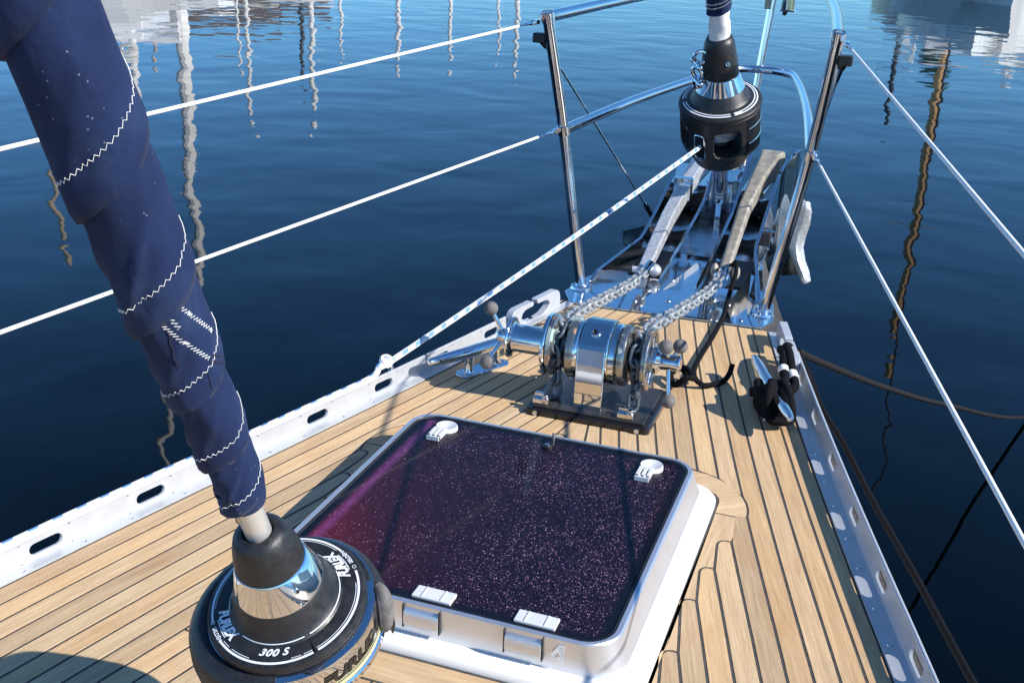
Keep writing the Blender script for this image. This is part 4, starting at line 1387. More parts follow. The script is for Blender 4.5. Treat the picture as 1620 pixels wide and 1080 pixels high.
# wound line on the spool and guide ring
wl = MB(); wl.tube([bpt(.048 + .002 * sin(i), i * 30, -.05 - .0058 * i / 12) for i in range(150)], .0045, 8, uv=True); wl.build('wound_line', 'rope', bf)
gd = MB()
gpts = []
for i in range(36):
    u = 2 * pi * i / 36
    dx, dy = cos(u), sin(u)
    k_ = (abs(dx) ** 4 + abs(dy) ** 4) ** -.25
    gpts.append(bpt(.1235, -109 + 8.6 * dx * k_, -.098 + .0415 * dy * k_))
gd.tube(gpts, .0036, 8, closed=True); gd.build('line_guide', 'steel', bf)
# toggle, pin and link plates down to the stem fitting
pin = V((0.0, 2.055, 0.135))
tg = MB(); tg.tube([bO - ba * .20, pin + V((0, -.004, .02))], .011, 14); tg.build('rigging_screw', 'chrome', bf)
for sx in (-1, 1):
    pl = MB(); c = (bO - ba * .225 + pin) / 2
    ax = (pin - (bO - ba * .225)).normalized(); l = (pin - (bO - ba * .225)).length / 2 + .018
    xx = V((1, 0, 0)); yy = ax.cross(xx).normalized()
    pl.box(c + xx * sx * .018 + ax * .004, (.004, .017, l), (xx, yy, ax)); pl.build('link_plate', 'steel', bf, bevel=.002)
tg = MB(); tg.tube([pin - V((.03, 0, 0)), pin + V((.03, 0, 0))], .009, 16)
tg.lathe([(.0, .004), (.015, .004), (.017, 0), (.015, -.004), (0, -.004)], pin + V((.027, 0, 0)), (1, 0, 0), 6); tg.lathe([(.0, .004), (.015, .004), (.017, 0), (.015, -.004), (0, -.004)], pin - V((.027, 0, 0)), (1, 0, 0), 16)
tg.build('clevis_pin', 'galv', bf)
tb = MB(); tb.tube([bO + ba * .19, bO + ba * 2.2], 0.019, 24); tb.build('foil_tube', 'tube', bf)
# tack shackles on the port quarter
sh = MB()
s1 = bpt(.062, -146, .135); ex_ = (s1 - (bO + ba * .135)).normalized()
side_ = ba.cross(ex_)
sh.torus(s1 + ex_ * -.004 + ba * .022, side_ + ex_ * .35, .019, .0052, 26, 10)
sh.torus(s1 + ex_ * .008 - ba * .026, ex_ + side_ * .5, .018, .0060, 24, 10)
sh.tube([s1 + side_ * .026 + ba * .004 + ex_ * .008, s1 - side_ * .026 + ba * .004 + ex_ * .008], .0070, 12)
sh.tube([s1 + side_ * .024 - ba * .050 + ex_ * .012, s1 - side_ * .024 - ba * .050 + ex_ * .012], .0065, 12)
sh.tube([s1 + ba * -.048 + ex_ * .012, s1 + ba * -.075 + ex_ * .010], [.012, .009], 14)
for q_ in (.004, -.050):
    sh.sphere(s1 + side_ * .028 + ba * q_ + ex_ * .010, .0095, 14); sh.sphere(s1 - side_ * .026 + ba * q_ + ex_ * .010, .0085, 14)
sh.build('tack_shackle', 'chrome', bf)
settle(bf)
wc = [(0, .205), (1, .255), (2, .30), (3, .345)]
sail2 = thing('furled_sail', 'navy blue furled sail with white wrapped foot above the bow drum', 'sail', 'furled headsails')
cl = MB()
rows_ = [(.0245, .185), (.029, .195), (.030, .215), (.0285, .235), (.0300, .250), (.028, .262), (.031, .285), (.0305, .300)]
nn_ = 36
for i in range(nn_):
    for j, (r, s) in enumerate(rows_):
        an = 360 * i / nn_
        cl.v.append(bpt(r + .0035 * noise.noise(V((cos(radians(an)) * 2, sin(radians(an)) * 2, s * 40))) + .002 * sin(radians(an) * 2 + s * 60), an, s + .006 * sin(radians(an + 40))))
for i in range(nn_):
    for j in range(len(rows_) - 1): cl.face([i * 8 + j, ((i + 1) % nn_) * 8 + j, ((i + 1) % nn_) * 8 + j + 1, i * 8 + j + 1])
cl.build('white_wrap', 'whitecloth', sail2, angle=80)
cl = MB(); n2 = 60
svals = [.292 + .014 * j for j in range(9)] + [.42 + .05 * j for j in range(34)]
for i in range(n2):
    an = 360 * i / n2
    for j, s in enumerate(svals):
        ph = (s / .045 - an / 360) % 1
        cl.v.append(bpt(.0335 + .003 * ph + .01 * min(1, max(0, s - .4) / 1) + .002 * noise.noise(V((cos(radians(an)) * 2, sin(radians(an)) * 2, s * 25))), an, s + .008 * sin(radians(an + 60))))
kk = len(svals)
for i in range(n2):
    for j in range(kk - 1): cl.face([i * kk + j, ((i + 1) % n2) * kk + j, ((i + 1) % n2) * kk + j + 1, i * kk + j + 1])
cl.build('cloth', 'navy', sail2, angle=80)
for s0_ in (.310, .322):
    zz = []
    for i in range(97):
        an = -200 + 220 * i / 96
        zz.append(bpt(.0375, an, s0_ + .004 * (1 if i % 2 else 0) + .008 * sin(radians(an + 60)) + .00010 * i))
    MB().tube(zz, .0006, 4).build('stitching', 'thread', sail2)
settle(sail2)

# ------------------------------------------------------------------ furling line and its lead block
lineA = bpt(.120, -109, -.098)
lineB = V((-0.440, 0.520, 0.062))
L1 = [V(lineA) + (lineA - (bO - ba * .098)).normalized() * -.05, lineA, lineA * .75 + lineB * .25 - V((0, 0, .004)), (lineA + lineB) / 2 - V((0, 0, .007)), lineA * .25 + lineB * .75 - V((0, 0, .005)), lineB]
aft = [V((Ep(y) - 0.0240 + (.0015 * sin(y * 9)), y, 0.0510)) for y in [.44, .3, .1, -.1, -.3, -.6, -1.0, -1.5, -2.1]]
fl = MB(); fl.tube(smooth_path([L1[1]] + L1[2:] + [lineB + V((-.014, -.03, -.004))] + aft, 10), .0068, 14, uv=True)
tag(fl.build('furling_line', 'rope'), 'white line with blue flecks running from bow drum along the port toe rail', 'rope')
blk = thing('lead_block', 'small white sheave block shackled on the port toe rail turning the furling line', 'block')
c = V((-0.447, 0.508, 0.064)); ax = V((.45, -.35, .82)).normalized()
b1, b2 = ortho(ax)
MB().lathe([(0.0, .005), (0.0125, .005), (0.0155, .0035), (.0135, 0.0), (0.0155, -.0035), (0.0125, -.005), (0.0, -.005)], c, ax, 32).build('sheave', 'whiteplastic', blk)
MB().lathe([(0.0, .0085), (.006, .0085), (0.013, .0075), (0.0135, .006), (.0, .006)], c, ax, 24, a0=0, a1=359).build('cheek', 'whiteplastic', blk)
st = MB(); st.tube(smooth_path([c + ax * .0095 + V((-.004, 0, .006)), c + ax * .009 + V((.006, .004, -.008)), c + V((.010, .003, -.026)), c + V((.008, .0, -.040)), c + V((.0, -.004, -.026))], 5), .0020, 8)
st.torus(c + V((.009, .002, -.030)), (1, .3, 0), .0085, .0018, 20, 8); st.torus(c + V((.006, .006, -.014)), (.3, 1, 0), .0080, .0016, 20, 8)
st.build('shackle', 'chrome', blk)
settle(blk)

# ------------------------------------------------------------------ windlass
wd = thing('windlass', 'polished steel anchor windlass with two chain gypsies on a black base forward of the hatch', 'windlass')
WY, WZc = 0.605, 0.127
X = V((1, 0, 0))
ring_loft('base_pad', 'blackgloss', [rr2(-.128, .136, .508, .718, .012, -.001), rr2(-.128, .136, .508, .718, .012, .012), rr2(-.125, .133, .511, .715, .010, .015)], wd, cap=True)
MB().box((.004, .613, .0175), (.120, .095, .0028)).build('base_plate', 'darksteel', wd, bevel=.002)
for x, y in ((-.105, .507), (.112, .507)):
    s = MB(); s.lathe([(0, .0016), (.0028, .0016), (.0034, .0022), (.0052, .0022), (.0058, 0)], (x, y, .0065), (0, -1, 0), 18); s.build('screw', 'steel', wd)
# housing: tapered box with a sloping roof
hs = MB()
prof = [(.541, .019), (.545, .150), (.550, .158), (.600, .1905), (.615, .193), (.65, .185), (.675, .15), (.682, .019)]
hs.prism([(-.034, y, z) for y, z in prof], (.061, 0, 0))
hs.build('housing', 'chrome', wd, bevel=.0028, seg=3, angle=12)
bt = MB(); nrm = V((0, -.6, .8)).normalized(); bc = V((-.004, .576, .1755))
bt.lathe([(.0, .004), (.0045, .004), (.0055, .008), (.0095, .008), (.0105, .006), (.0105, .0), (.0135, -.0005), (.0135, -.002)], bc, nrm, 24); bt.build('cap_screw', 'steel', wd)
bt = MB(); bt.lathe([(.0, .0045), (.0045, .0045)], bc, nrm, 6); bt.build('screw_recess', 'ink', wd)
def disc(name, mat, prof, x0, n=72, par=wd):
    return MB().lathe(prof, (x0, WY, WZc), X, n, e1=V((0, 0, 1))).build(name, mat, par, angle=32)
# starboard of the housing
disc('gear_case', 'chrome', [(0, 0), (.062, 0), (.064, .003), (.064, .017), (.060, .020), (0, .020)], .0275)
disc('clutch_ring', 'goldlens', [(0.05, 0), (.0652, 0), (.0652, .0025), (.05, .0025)], .0315)
disc('gypsy_flange', 'gypsy', [(0, 0), (.062, 0), (.0645, .003), (.0645, .011), (.062, .015), (.048, .021), (.036, .022), (0, .022)], .0500)
disc('gypsy_core', 'black', [(0, 0), (.034, 0), (.032, .012), (.034, .024), (0, .024)], .070)
disc('gypsy_flange', 'gypsy', [(.036, -.010), (.050, -.006), (.062, -.001), (.066, .002), (.066, .010), (.064, .012), (.055, .0125), (.053, .010), (.0, .010)], .100)
# spokes and hub
sp = MB()
for i in range(5):
    t = 2 * pi * i / 5 + .3
    sp.tube([V((.112, WY + .016 * cos(t), WZc + .016 * sin(t))), V((.112, WY + .05 * cos(t), WZc + .05 * sin(t)))], .0045, 10)
sp.build('spoke', 'steel', wd)
disc('hub', 'chrome', [(0, 0), (.027, 0), (.028, .003), (.0265, .014), (.020, .020), (.0175, .022), (.0160, .045), (.0175, .048), (.0175, .060), (.0155, .062), (0, .062)], .110)
# port of the housing
disc('gear_case', 'chrome', [(0, 0), (.060, 0), (.062, -.003), (.061, -.009), (0, -.009)], -.0345)
disc('gypsy_flange', 'gypsy', [(0, 0), (.062, 0), (.0635, -.003), (.0635, -.014), (.059, -.018), (.045, -.023), (0, -.024)], -.0440)
disc('gypsy_core', 'black', [(0, 0), (.034, 0), (.032, -.012), (.034, -.024), (0, -.024)], -.066)
disc('gypsy_flange', 'gypsy', [(.036, .010), (.048, .006), (.060, .001), (.0645, -.002), (.0645, -.010), (.062, -.012), (.0, -.012)], -.0915)
disc('brake_ring', 'chrome', [(.0, 0), (.0635, 0), (.0655, -.002), (.0655, -.008), (.061, -.011), (.040, -.013), (.0, -.013)], -.1045)
disc('warping_drum', 'chrome', [(.034, 0), (.0315, -.003), (.0305, -.008), (.0300, -.066), (.0315, -.071), (.036, -.074), (.0425, -.0755), (.0445, -.078), (.0445, -.081), (.042, -.083), (.0, -.083)], -.1165)
disc('hub', 'chrome', [(0, 0), (.020, 0), (.021, -.004), (.0185, -.012), (.016, -.014), (.0165, -.024), (.015, -.026), (0, -.026)], -.1990)
def lever(x, ang, L, kx=0.0):
    t = radians(ang); c = V((x, WY, WZc)); d = V((kx, cos(t), sin(t))).normalized()
    lv = MB(); lv.tube([c + d * .012, c + d * L], [.0048, .0042], 12); o = lv.build('lever', 'chrome', wd)
    kb = MB(); kb.sphere(c + d * (L + .010), .0152, 24); kb.build('lever_knob', 'rubber', o)
lever(-.212, 97, .058, -.50); lever(-.212, 228, .060, -.35); lever(-.212, -20, .050, -.3)
lever(.150, 108, .030, -.25); lever(.150, 78, .030, .45); lever(.146, 252, .070, .15)
# clamps on the base plate
for x, y, rz in ((-.100, .535, 0.0), (.082, .535, 0.1)):
    c = MB(); c.box((x, y, .026), (.017, .011, .0055)); c.box((x - .004, y + .004, .036), (.012, .005, .005)); c.lathe([(0, .018), (.006, .018), (.0065, .012), (.009, .0115), (.009, .006)], (x + .009, y - .003, .022), (0, 0, 1), 12)
    c.build('chain_stopper', 'steel', wd, bevel=.0015)
settle(wd)

# ------------------------------------------------------------------ chains
def link_mesh():
    mb = MB(); pts = []
    hl, rr = .0098, .0118
    for i in range(8):
        a_ = radians(-90 + 180 * i / 7); pts.append((hl + rr * cos(a_), rr * sin(a_), 0))
    for i in range(8):
        a_ = radians(90 + 180 * i / 7); pts.append((-hl + rr * cos(a_), rr * sin(a_), 0))
    mb.tube(pts, .0042, 8, closed=True)
    return mb
lk_l = link_mesh().build('chain_link', 'chain'); lk_d = link_mesh().build('chain_link', 'chaindark')
proto_used = set()
def chain(path, label, group='anchor chains', dark_from=None):
    t = thing('anchor_chain', label, 'chain', group)
    P = smooth_path(path, 24)
    cum = [0.0]
    for a_, b_ in zip(P, P[1:]): cum.append(cum[-1] + (b_ - a_).length)
    pitch = .0282; s = .01; i = 0
    first = True
    while s < cum[-1] - .01:
        j = max(q for q in range(len(cum)) if cum[q] <= s); j = min(j, len(P) - 2)
        u = (s - cum[j]) / max(1e-9, cum[j + 1] - cum[j])
        c = P[j] * (1 - u) + P[j + 1] * u; d = (P[j + 1] - P[j]).normalized()
        side_v = d.cross(V((0, 0, 1)));
        if side_v.length < .2: side_v = V((1, 0, 0))
        side_v.normalize(); up = side_v.cross(d)
        tw = radians(45 + 90 * (i % 2) + 8 * sin(i * 2.1))
        e = side_v * cos(tw) + up * sin(tw); f = d.cross(e)
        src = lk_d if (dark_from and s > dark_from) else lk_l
        if src.name not in proto_used and src.parent is None:
            o = src; proto_used.add(src.name)
        else:
            o = src.copy(); COL.objects.link(o)
        o.parent = t
        m = Matrix(((d.x, e.x, f.x, c.x), (d.y, e.y, f.y, c.y), (d.z, e.z, f.z, c.z), (0, 0, 0, 1)))
        o.matrix_basis = m
        s += pitch; i += 1
    return t
def over(x, z0=.0):
    """round the gypsy and down into the pipe"""
    r = .046
    return [(x, WY + r * cos(radians(a_)), WZc + r * sin(radians(a_))) for a_ in (60, 95, 130, 165, 200, 235)] + [(x, WY - .035, .06), (x, WY - .040, .02)]
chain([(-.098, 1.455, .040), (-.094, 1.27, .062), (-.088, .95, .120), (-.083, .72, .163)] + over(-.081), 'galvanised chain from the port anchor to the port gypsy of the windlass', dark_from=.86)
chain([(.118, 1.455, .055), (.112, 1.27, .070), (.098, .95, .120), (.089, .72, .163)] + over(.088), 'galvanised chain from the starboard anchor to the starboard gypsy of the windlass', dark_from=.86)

# ------------------------------------------------------------------ cleats
def cleat(A, B, label):
    A, B = V(A), V(B); d = (B - A).normalized(); t = thing('mooring_cleat', label, 'cleat', 'polished horn cleats beside the windlass')
    L = (B - A).length; sx = d.cross(V((0, 0, 1))).normalized()
    n = 18; pts, rs = [], []
    for i in range(n + 1):
        u = i / n; p = A + d * L * u + V((0, 0, .006 * (2 * u - 1) ** 2))
        pts.append(p); rs.append(.0085 + .0065 * (1 - (2 * u - 1) ** 2) ** .8 if 0 < i < n else .0072)
    pts = [pts[0] - d * .003] + pts + [pts[-1] + d * .003]; rs = [.004] + rs + [.004]
    MB().tube(pts, rs, 20).build('horn', 'chrome', t)
    mid = (A + B) / 2
    for sg in (-1, 1):
        c = mid + d * sg * .042; c.z = 0
        f = MB()
        f.lathe([(.0, .0), (.0, .0)], c, (0, 0, 1), 4) if False else None
        secs = [(.0135, .012, .005), (.0105, .0095, .012), (.0095, .009, .03), (.013, .010, A.z)]
        ids = []
        for rx, ry, z in secs:
            ring = []
            for q in range(20):
                u = 2 * pi * q / 20; ring.append(len(f.v)); f.v.append(c + d * cos(u) * rx + sx * sin(u) * ry + V((0, 0, z)) + d * sg * -.004 * z / .05)
            ids.append(ring)
        for r0, r1 in zip(ids, ids[1:]):
            for q in range(20): f.face([r0[q], r0[(q + 1) % 20], r1[(q + 1) % 20], r1[q]])
        f.build('leg', 'chrome', t)
    bp_ = MB(); n = 24; ring = []
    for z, k_ in ((.0005, 1.0), (.004, 1.0), (.006, .93)):
        rr = []
        for q in range(n * 2):
            u = 2 * pi * q / (n * 2); p = mid + d * (.052 * (1 if cos(u) > 0 else -1) * (abs(cos(u)) > .001) + .022 * cos(u) * k_) + sx * .022 * sin(u) * k_
            p.z = z; rr.append(len(bp_.v)); bp_.v.append(p)
        ring.append(rr)
    for r0, r1 in zip(ring, ring[1:]):
        for q in range(n * 2): bp_.face([r0[q], r0[(q + 1) % (n * 2)], r1[(q + 1) % (n * 2)], r1[q]])
    bp_.face(ring[-1]); bp_.build('foot_plate', 'chrome', t)
    for sg in (-1, 1):
        c = mid + d * sg * .064; c.z = .006
        MB().lathe([(0, .0002), (.002, .0002), (.0028, .0012), (.005, .0012), (.0056, 0)], c, (0, 0, 1), 16).build('bolt', 'steel', t)
    settle(t); return d, sx, mid
cleat((-.366, .555, .052), (-.222, .830, .054), 'polished horn cleat with no rope beside the port toe rail')
cd, cs_, cm = cleat((.404, .585, .052), (.290, .880, .054), 'polished horn cleat wrapped in black mooring rope beside the starboard toe rail')

# black mooring rope turned round the starboard cleat and out through the chock
mr = MB()
cR2 = .0085
turns = []
cz = .052
def cp(u, v, z): return V((cm.x, cm.y, 0)) + cd * u + cs_ * v + V((0, 0, z))
for k_ in range(5):          # round turns under the horns, stacked on the legs
    for i in range(12):
        an = 2 * pi * i / 12
        turns.append(cp(-.018 + .062 * cos(an), .028 * sin(an), .014 + .0075 * k_ + .0006 * i))
for k_ in range(4):          # figure of eight over the bar
    o = .010 * k_
    turns += [cp(-.075 - o * .4, .026, .030), cp(-.04, .004 + .003 * k_, .072 + .004 * k_), cp(.028 - o, -.028, .036), cp(.052 - o, 0, .026), cp(.028 - o, .028, .036), cp(-.04, -.004 - .003 * k_, .074 + .004 * k_), cp(-.075 - o * .4, -.026, .030), cp(-.095 - o * .2, 0, .022)]
mr.tube(smooth_path(turns, 5), cR2, 12)
mrp = thing('mooring_rope', 'black mooring rope wound on the starboard cleat and led out through the starboard chock', 'rope', 'dark mooring ropes')
mr.build('cleat_turns', 'blackrope', mrp)
ld = MB()
ch_in = V((.334, 1.000, .040))
p1_ = smooth_path([cp(.03, -.022, .030), V((.365, .80, .040)), V((.357, .865, .050)), V((.350, .93, .058)), ch_in + V((.004, 0, .004)), V((.375, 1.015, .030)), V((.43, .96, -.06)), V((.505, .80, -.16)), V((.62, .52, -.34))], 10)
ld.tube(p1_, .0105, 14)
p2_ = smooth_path([cp(.055, -.030, .020), V((.385, .80, .030)), V((.376, .86, .048)), V((.362, .925, .062)), V((.350, 1.005, .052)), V((.392, 1.04, .01)), V((.60, 1.45, -.28)), V((.95, 2.6, -.85)), V((1.9, 5.6, -1.28)), V((4.2, 12.0, -1.45))], 10)
ld.tube(p2_[:45], .0105, 14)
ld.build('lead', 'blackrope', mrp)
wp = MB()
def whip(P, i0, i1, r):
    return wp.tube(P[i0:i1 + 1], r, 14)
whip(p1_, 17, 20, .0125); whip(p2_, 16, 19, .0125)
wp.build('whipping', 'whipping', mrp)
settle(mrp)
ro = MB(); ro.tube(smooth_path([(.372, 1.04, .03), (.418, 1.23, -.06), (.598, 1.98, -.40), (.863, 2.904, -.80), (1.311, 4.066, -1.27), (2.0, 5.8, -1.75)], 12), .0090, 12)
tag(ro.build('mooring_rope', 'greyrope'), 'dark grey rope sagging from the starboard bow chock out over the water', 'rope', 'dark mooring ropes')
ro = MB(); ro.tube(smooth_path([(.375, 1.10, -.01), (.395, 1.20, -.08), (.445, 1.12, -.14), (.505, .97, -.15), (.585, .708, -.15), (.678, .43, -.15), (.77, .142, -.15), (.89, -.22, -.15), (1.08, -.8, -.15)], 12), .0070, 12)
tag(ro.build('mooring_rope', 'blackrope'), 'black rope hanging along the outside of the starboard hull', 'rope', 'dark mooring ropes')

# ------------------------------------------------------------------ bow chocks
def chock(side, y0, y1, horn_dir, label, hz=.76):
    """toe rail casting whose top hooks over the rope gap"""
    E = (lambda y: Es(y)) if side > 0 else (lambda y: -Ep(y))
    a_, b_ = V((side * (E(y0) + .026), y0, 0)), V((side * (E(y1) + .026), y1, 0))
    d = (b_ - a_).normalized(); L = (b_ - a_).length; n = d.cross(V((0, 0, 1)))
    prof = [(0, .004), (0, .040), (.004, .058), (.012, .068), (.022, .072), (L - .004, .072), (L, .068), (L, .060), (L - .004, .056), (L * .62, .054), (L * .50, .046), (L * .46, .034), (L * .52, .018), (L * .72, .008), (L * 1.02, .004)]
    prof = [(u, z * hz if z > .02 else z) for u, z in prof]
    if horn_dir < 0:
        prof = [(L - u, z) for u, z in prof]
    mb = MB(); mb.prism([a_ + d * u + V((0, 0, z)) - n * .010 for u, z in prof], n * .020)
    return tag(mb.build('bow_chock', 'cast', bevel=.004, seg=3, angle=40), label, 'chock', 'hooked mooring chocks at the bow')
chock(-1, .945, 1.045, 1, 'aft hooked chock of the pair on the port toe rail')
chock(-1, 1.062, 1.175, -1, 'forward hooked chock of the pair on the port toe rail near the pulpit post')
chock(1, .925, 1.045, 1, 'aft hooked chock on the starboard toe rail above the black rope', .74)
chock(1, 1.060, 1.190, -1, 'forward hooked chock on the starboard toe rail at the pulpit foot', .74)

# ------------------------------------------------------------------ stem fitting
sf = thing('stem_fitting', 'polished steel bow fitting with four upright cheek plates holding both anchors', 'stem fitting')
pl = MB(); out = [(.262, 1.236), (.285, 1.30), (.270, 1.42), (.215, 1.62), (.190, 1.80), (-.190, 1.80), (-.215, 1.62), (-.270, 1.42), (-.285, 1.30), (-.245, 1.214)]
pl.prism([(x, y, -.002) for x, y in out], (0, 0, .0075)); pl.build('deck_plate', 'chrome', sf, bevel=.0015)
pl = MB(); pl.prism([(x, y, z) for x, y, z in ((-.185, 1.80, .0), (.185, 1.80, .0), (.185, 2.42, .06), (-.185, 2.42, .06))], (0, 0, -.006)); pl.build('roller_floor', 'steel', sf, bevel=.001)
for x_ in (-.115, .115):
    MB().box((x_, 1.66, .0085), (.048, .13, .0025)).build('channel_liner', 'black', sf, bevel=.001)

eg = MB(); eg.tube([(.262, 1.234, -.0005), (-.245, 1.212, -.0005)], .0026, 8); eg.build('edge_bead', 'goldlens', sf)
def cheek(xs, prof, mat='chrome', th=.0095):
    """xs = [(y, x)...]; prof = closed outline (y, z) given as top list and bottom list"""
    top, bot = prof; mb = MB(); n = 26
    ys_ = [top[0][0] + (top[-1][0] - top[0][0]) * i / n for i in range(n + 1)]
    ys_ = sorted(set(ys_ + [p[0] for p in top]))
    m = len(ys_)
    for y in ys_:
        x = interp(xs, y); s = 1 if x > 0 else -1
        zt, zb = interp(top, y), interp(bot, y)
        for dx in (0, th):
            mb.v.append(V((x - s * dx, y, zb))); mb.v.append(V((x - s * dx, y, zt)))
    for i in range(m - 1):
        b_ = i * 4; c_ = b_ + 4
        mb.face([b_, c_, c_ + 1, b_ + 1]); mb.face([b_ + 2, b_ + 3, c_ + 3, c_ + 2]); mb.face([b_ + 1, c_ + 1, c_ + 3, b_ + 3]); mb.face([b_, b_ + 2, c_ + 2, c_])
    mb.face([0, 1, 3, 2]); e = (m - 1) * 4; mb.face([e, e + 2, e + 3, e + 1])
    return mb.build('cheek_plate', mat, sf, angle=40, bevel=.0008)
for s in (-1, 1):
    xo = [(1.37, s * .236), (1.72, s * .176), (2.12, s * .172), (2.45, s * .186)]
    top = [(1.37, .022), (1.40, .040), (1.71, .066), (1.90, .112), (2.12, .186), (2.26, .246), (2.36, .262), (2.42, .240), (2.45, .19)]
    if s > 0:
        xo = [(1.40, .236), (1.70, .177), (2.0, .187), (2.12, .191), (2.22, .222), (2.45, .232)]
        top = [(1.40, .022), (1.44, .034), (1.68, .075), (1.80, .130), (2.0, .226), (2.12, .250), (2.22, .281), (2.30, .268), (2.42, .20)]
    cheek(xo, (top, [(1.37, .004), (1.8, .0), (2.1, -.04), (2.45, .0)]))
    xi = [(1.42, s * .058), (2.4, s * .058)]
    topi = [(1.44, .020), (1.47, .024), (1.60, .040), (1.80, .068), (2.00, .095), (2.10, .118), (2.20, .185), (2.36, .215), (2.42, .20), (2.44, .15)] if s < 0 else [(1.44, .018), (1.47, .024), (1.60, .040), (1.80, .068), (2.00, .100), (2.12, .150), (2.30, .235), (2.42, .262), (2.48, .25), (2.50, .20)]
    cheek(xi, (topi, [(1.44, .004), (1.8, .0), (2.1, -.03), (2.5, .0)]))
    for y, z, r, w_ in ((2.22, .070, .038, .056), (1.93, .020, .024, .056)):
        rl = MB(); rl.lathe([(0, -w_), (r * 1.15, -w_), (r * 1.1, -w_ * .7), (r * .7, 0), (r * 1.1, w_ * .7), (r * 1.15, w_), (0, w_)], (s * .115, y, z), X, 28); rl.build('roller', 'black', sf)
        ax_ = MB(); ax_.tube([(s * .05, y, z), (s * .190, y, z)], .007, 12); ax_.build('axle', 'steel', sf)
    for y, z in ((1.50, .028), (1.90, .085), (2.02, .11), (2.30, .20), (1.72, .04)):
        if y < 1.6: continue
        for xx in (interp(xo, y), s * .058):
            bt = MB(); bt.sphere((xx - s * .0055, y, z * .8), .0052, 10, (.6, 1, 1)); bt.build('bolt', 'steel', sf)
for x, y in ((-.19, 1.285), (-.085, 1.295), (.155, 1.375), (.205, 1.265), (.115, 1.335), (-.002, 1.335), (.075, 1.405), (.035, 1.62), (-.03, 1.52)):
    bt = MB(); bt.lathe([(0, .0045), (.003, .0042), (.0062, .0028), (.0078, 0)], (x, y, .0055), (0, 0, 1), 18); bt.build('bolt', 'steel', sf)
cpz = MB(); cpz.box((.0, 2.34, .10), (.056, .003, .085)); cpz.build('cross_plate', 'chrome', sf, bevel=.001)
cpz = MB(); cpz.box((.0, 2.16, .06), (.010, .11, .055)); cpz.build('chainplate', 'chrome', sf, bevel=.002)
# small folded gusset inside the starboard cheek
gs = MB(); gs.prism([(.205, 1.40, .006), (.222, 1.30, .006), (.232, 1.34, .045), (.205, 1.50, .060)], (-.004, 0, 0)); gs.build('gusset', 'chrome', sf)
settle(sf)

# ------------------------------------------------------------------ anchors
def bar(path, widths, heights, ux=X):
    mb = MB(); P = [V(p) for p in path]; k_ = len(P)
    for i, p in enumerate(P):
        d = (P[min(i + 1, k_ - 1)] - P[max(i - 1, 0)]).normalized(); up = V((1, 0, 0)).cross(d).normalized()
        for sx, sz in ((-1, -1), (1, -1), (1, 1), (-1, 1)): mb.v.append(p + X * sx * widths[i] / 2 + up * sz * heights[i] / 2)
    for i in range(k_ - 1):
        for j in range(4): mb.face([i * 4 + j, i * 4 + (j + 1) % 4, (i + 1) * 4 + (j + 1) % 4, (i + 1) * 4 + j])
    mb.face([0, 1, 2, 3][::-1]); mb.face([(k_ - 1) * 4 + j for j in range(4)])
    return mb
an = thing('anchor', 'bright galvanised plough anchor stowed in the port bow roller', 'anchor', 'anchors stowed on the bow rollers')
bar([(-.115, 1.50, .018), (-.115, 1.62, .052), (-.115, 1.80, .105), (-.115, 2.05, .150), (-.115, 2.34, .190), (-.115, 2.52, .170)], [.032, .036, .038, .040, .044, .04], [.030, .036, .046, .056, .064, .05]).build('shank', 'galv', an, bevel=.005, seg=3)
MB().box((-.115, 2.02, .158), (.028, .018, .036)).build('shank_collar', 'chrome', an, bevel=.002)
sw = MB(); sw.tube([(-.098, 1.520, .040), (-.102, 1.455, .036)], [.017, .014], 20); sw.build('swivel', 'chrome', an)
sw = MB(); sw.sphere((-.082, 1.515, .030), .019, 18); sw.tube([(-.145, 1.500, .03), (-.080, 1.512, .03)], .009, 12); sw.build('shackle', 'galv', an)
f = MB(); f.v = [V(p) for p in [(-.115, 2.50, .08), (-.30, 2.34, -.075), (-.370, 2.30, -.095), (-.36, 2.27, -.125), (-.28, 2.24, -.165), (-.115, 2.30, -.20), (-.115, 2.55, -.05)]]
f.f = [(0, 1, 6), (1, 2, 3), (1, 3, 4), (1, 4, 5), (1, 5, 6)]; f.mi = [0] * 5
fo = f.build('fluke', 'darksteel', an); md = fo.modifiers.new('th', 'SOLIDIFY'); md.thickness = .012  # dark material paints in the shade this fluke lies in
settle(an)
an = thing('anchor', 'older brownish galvanised anchor stowed in the starboard bow roller', 'anchor', 'anchors stowed on the bow rollers')
bar([(.118, 1.50, .062), (.116, 1.62, .098), (.114, 1.82, .165), (.118, 2.05, .198), (.126, 2.22, .216), (.128, 2.27, .216), (.130, 2.295, .17)], [.030, .032, .036, .046, .062, .080, .080], [.030, .036, .046, .06, .080, .10, .08]).build('shank', 'oldgalv', an, bevel=.009, seg=3)
sw = MB(); sw.tube([(.118, 1.49, .058), (.124, 1.425, .050)], [.018, .016], 20); sw.torus((.118, 1.455, .052), (0, 1, .3), .018, .006, 20, 8); sw.build('swivel', 'chrome', an)
sw = MB(); sw.sphere((.150, 1.50, .060), .016, 14, (.7, 1, 1.3)); sw.sphere((.090, 1.50, .060), .016, 14, (.7, 1, 1.3)); sw.build('shackle', 'oldgalv', an)
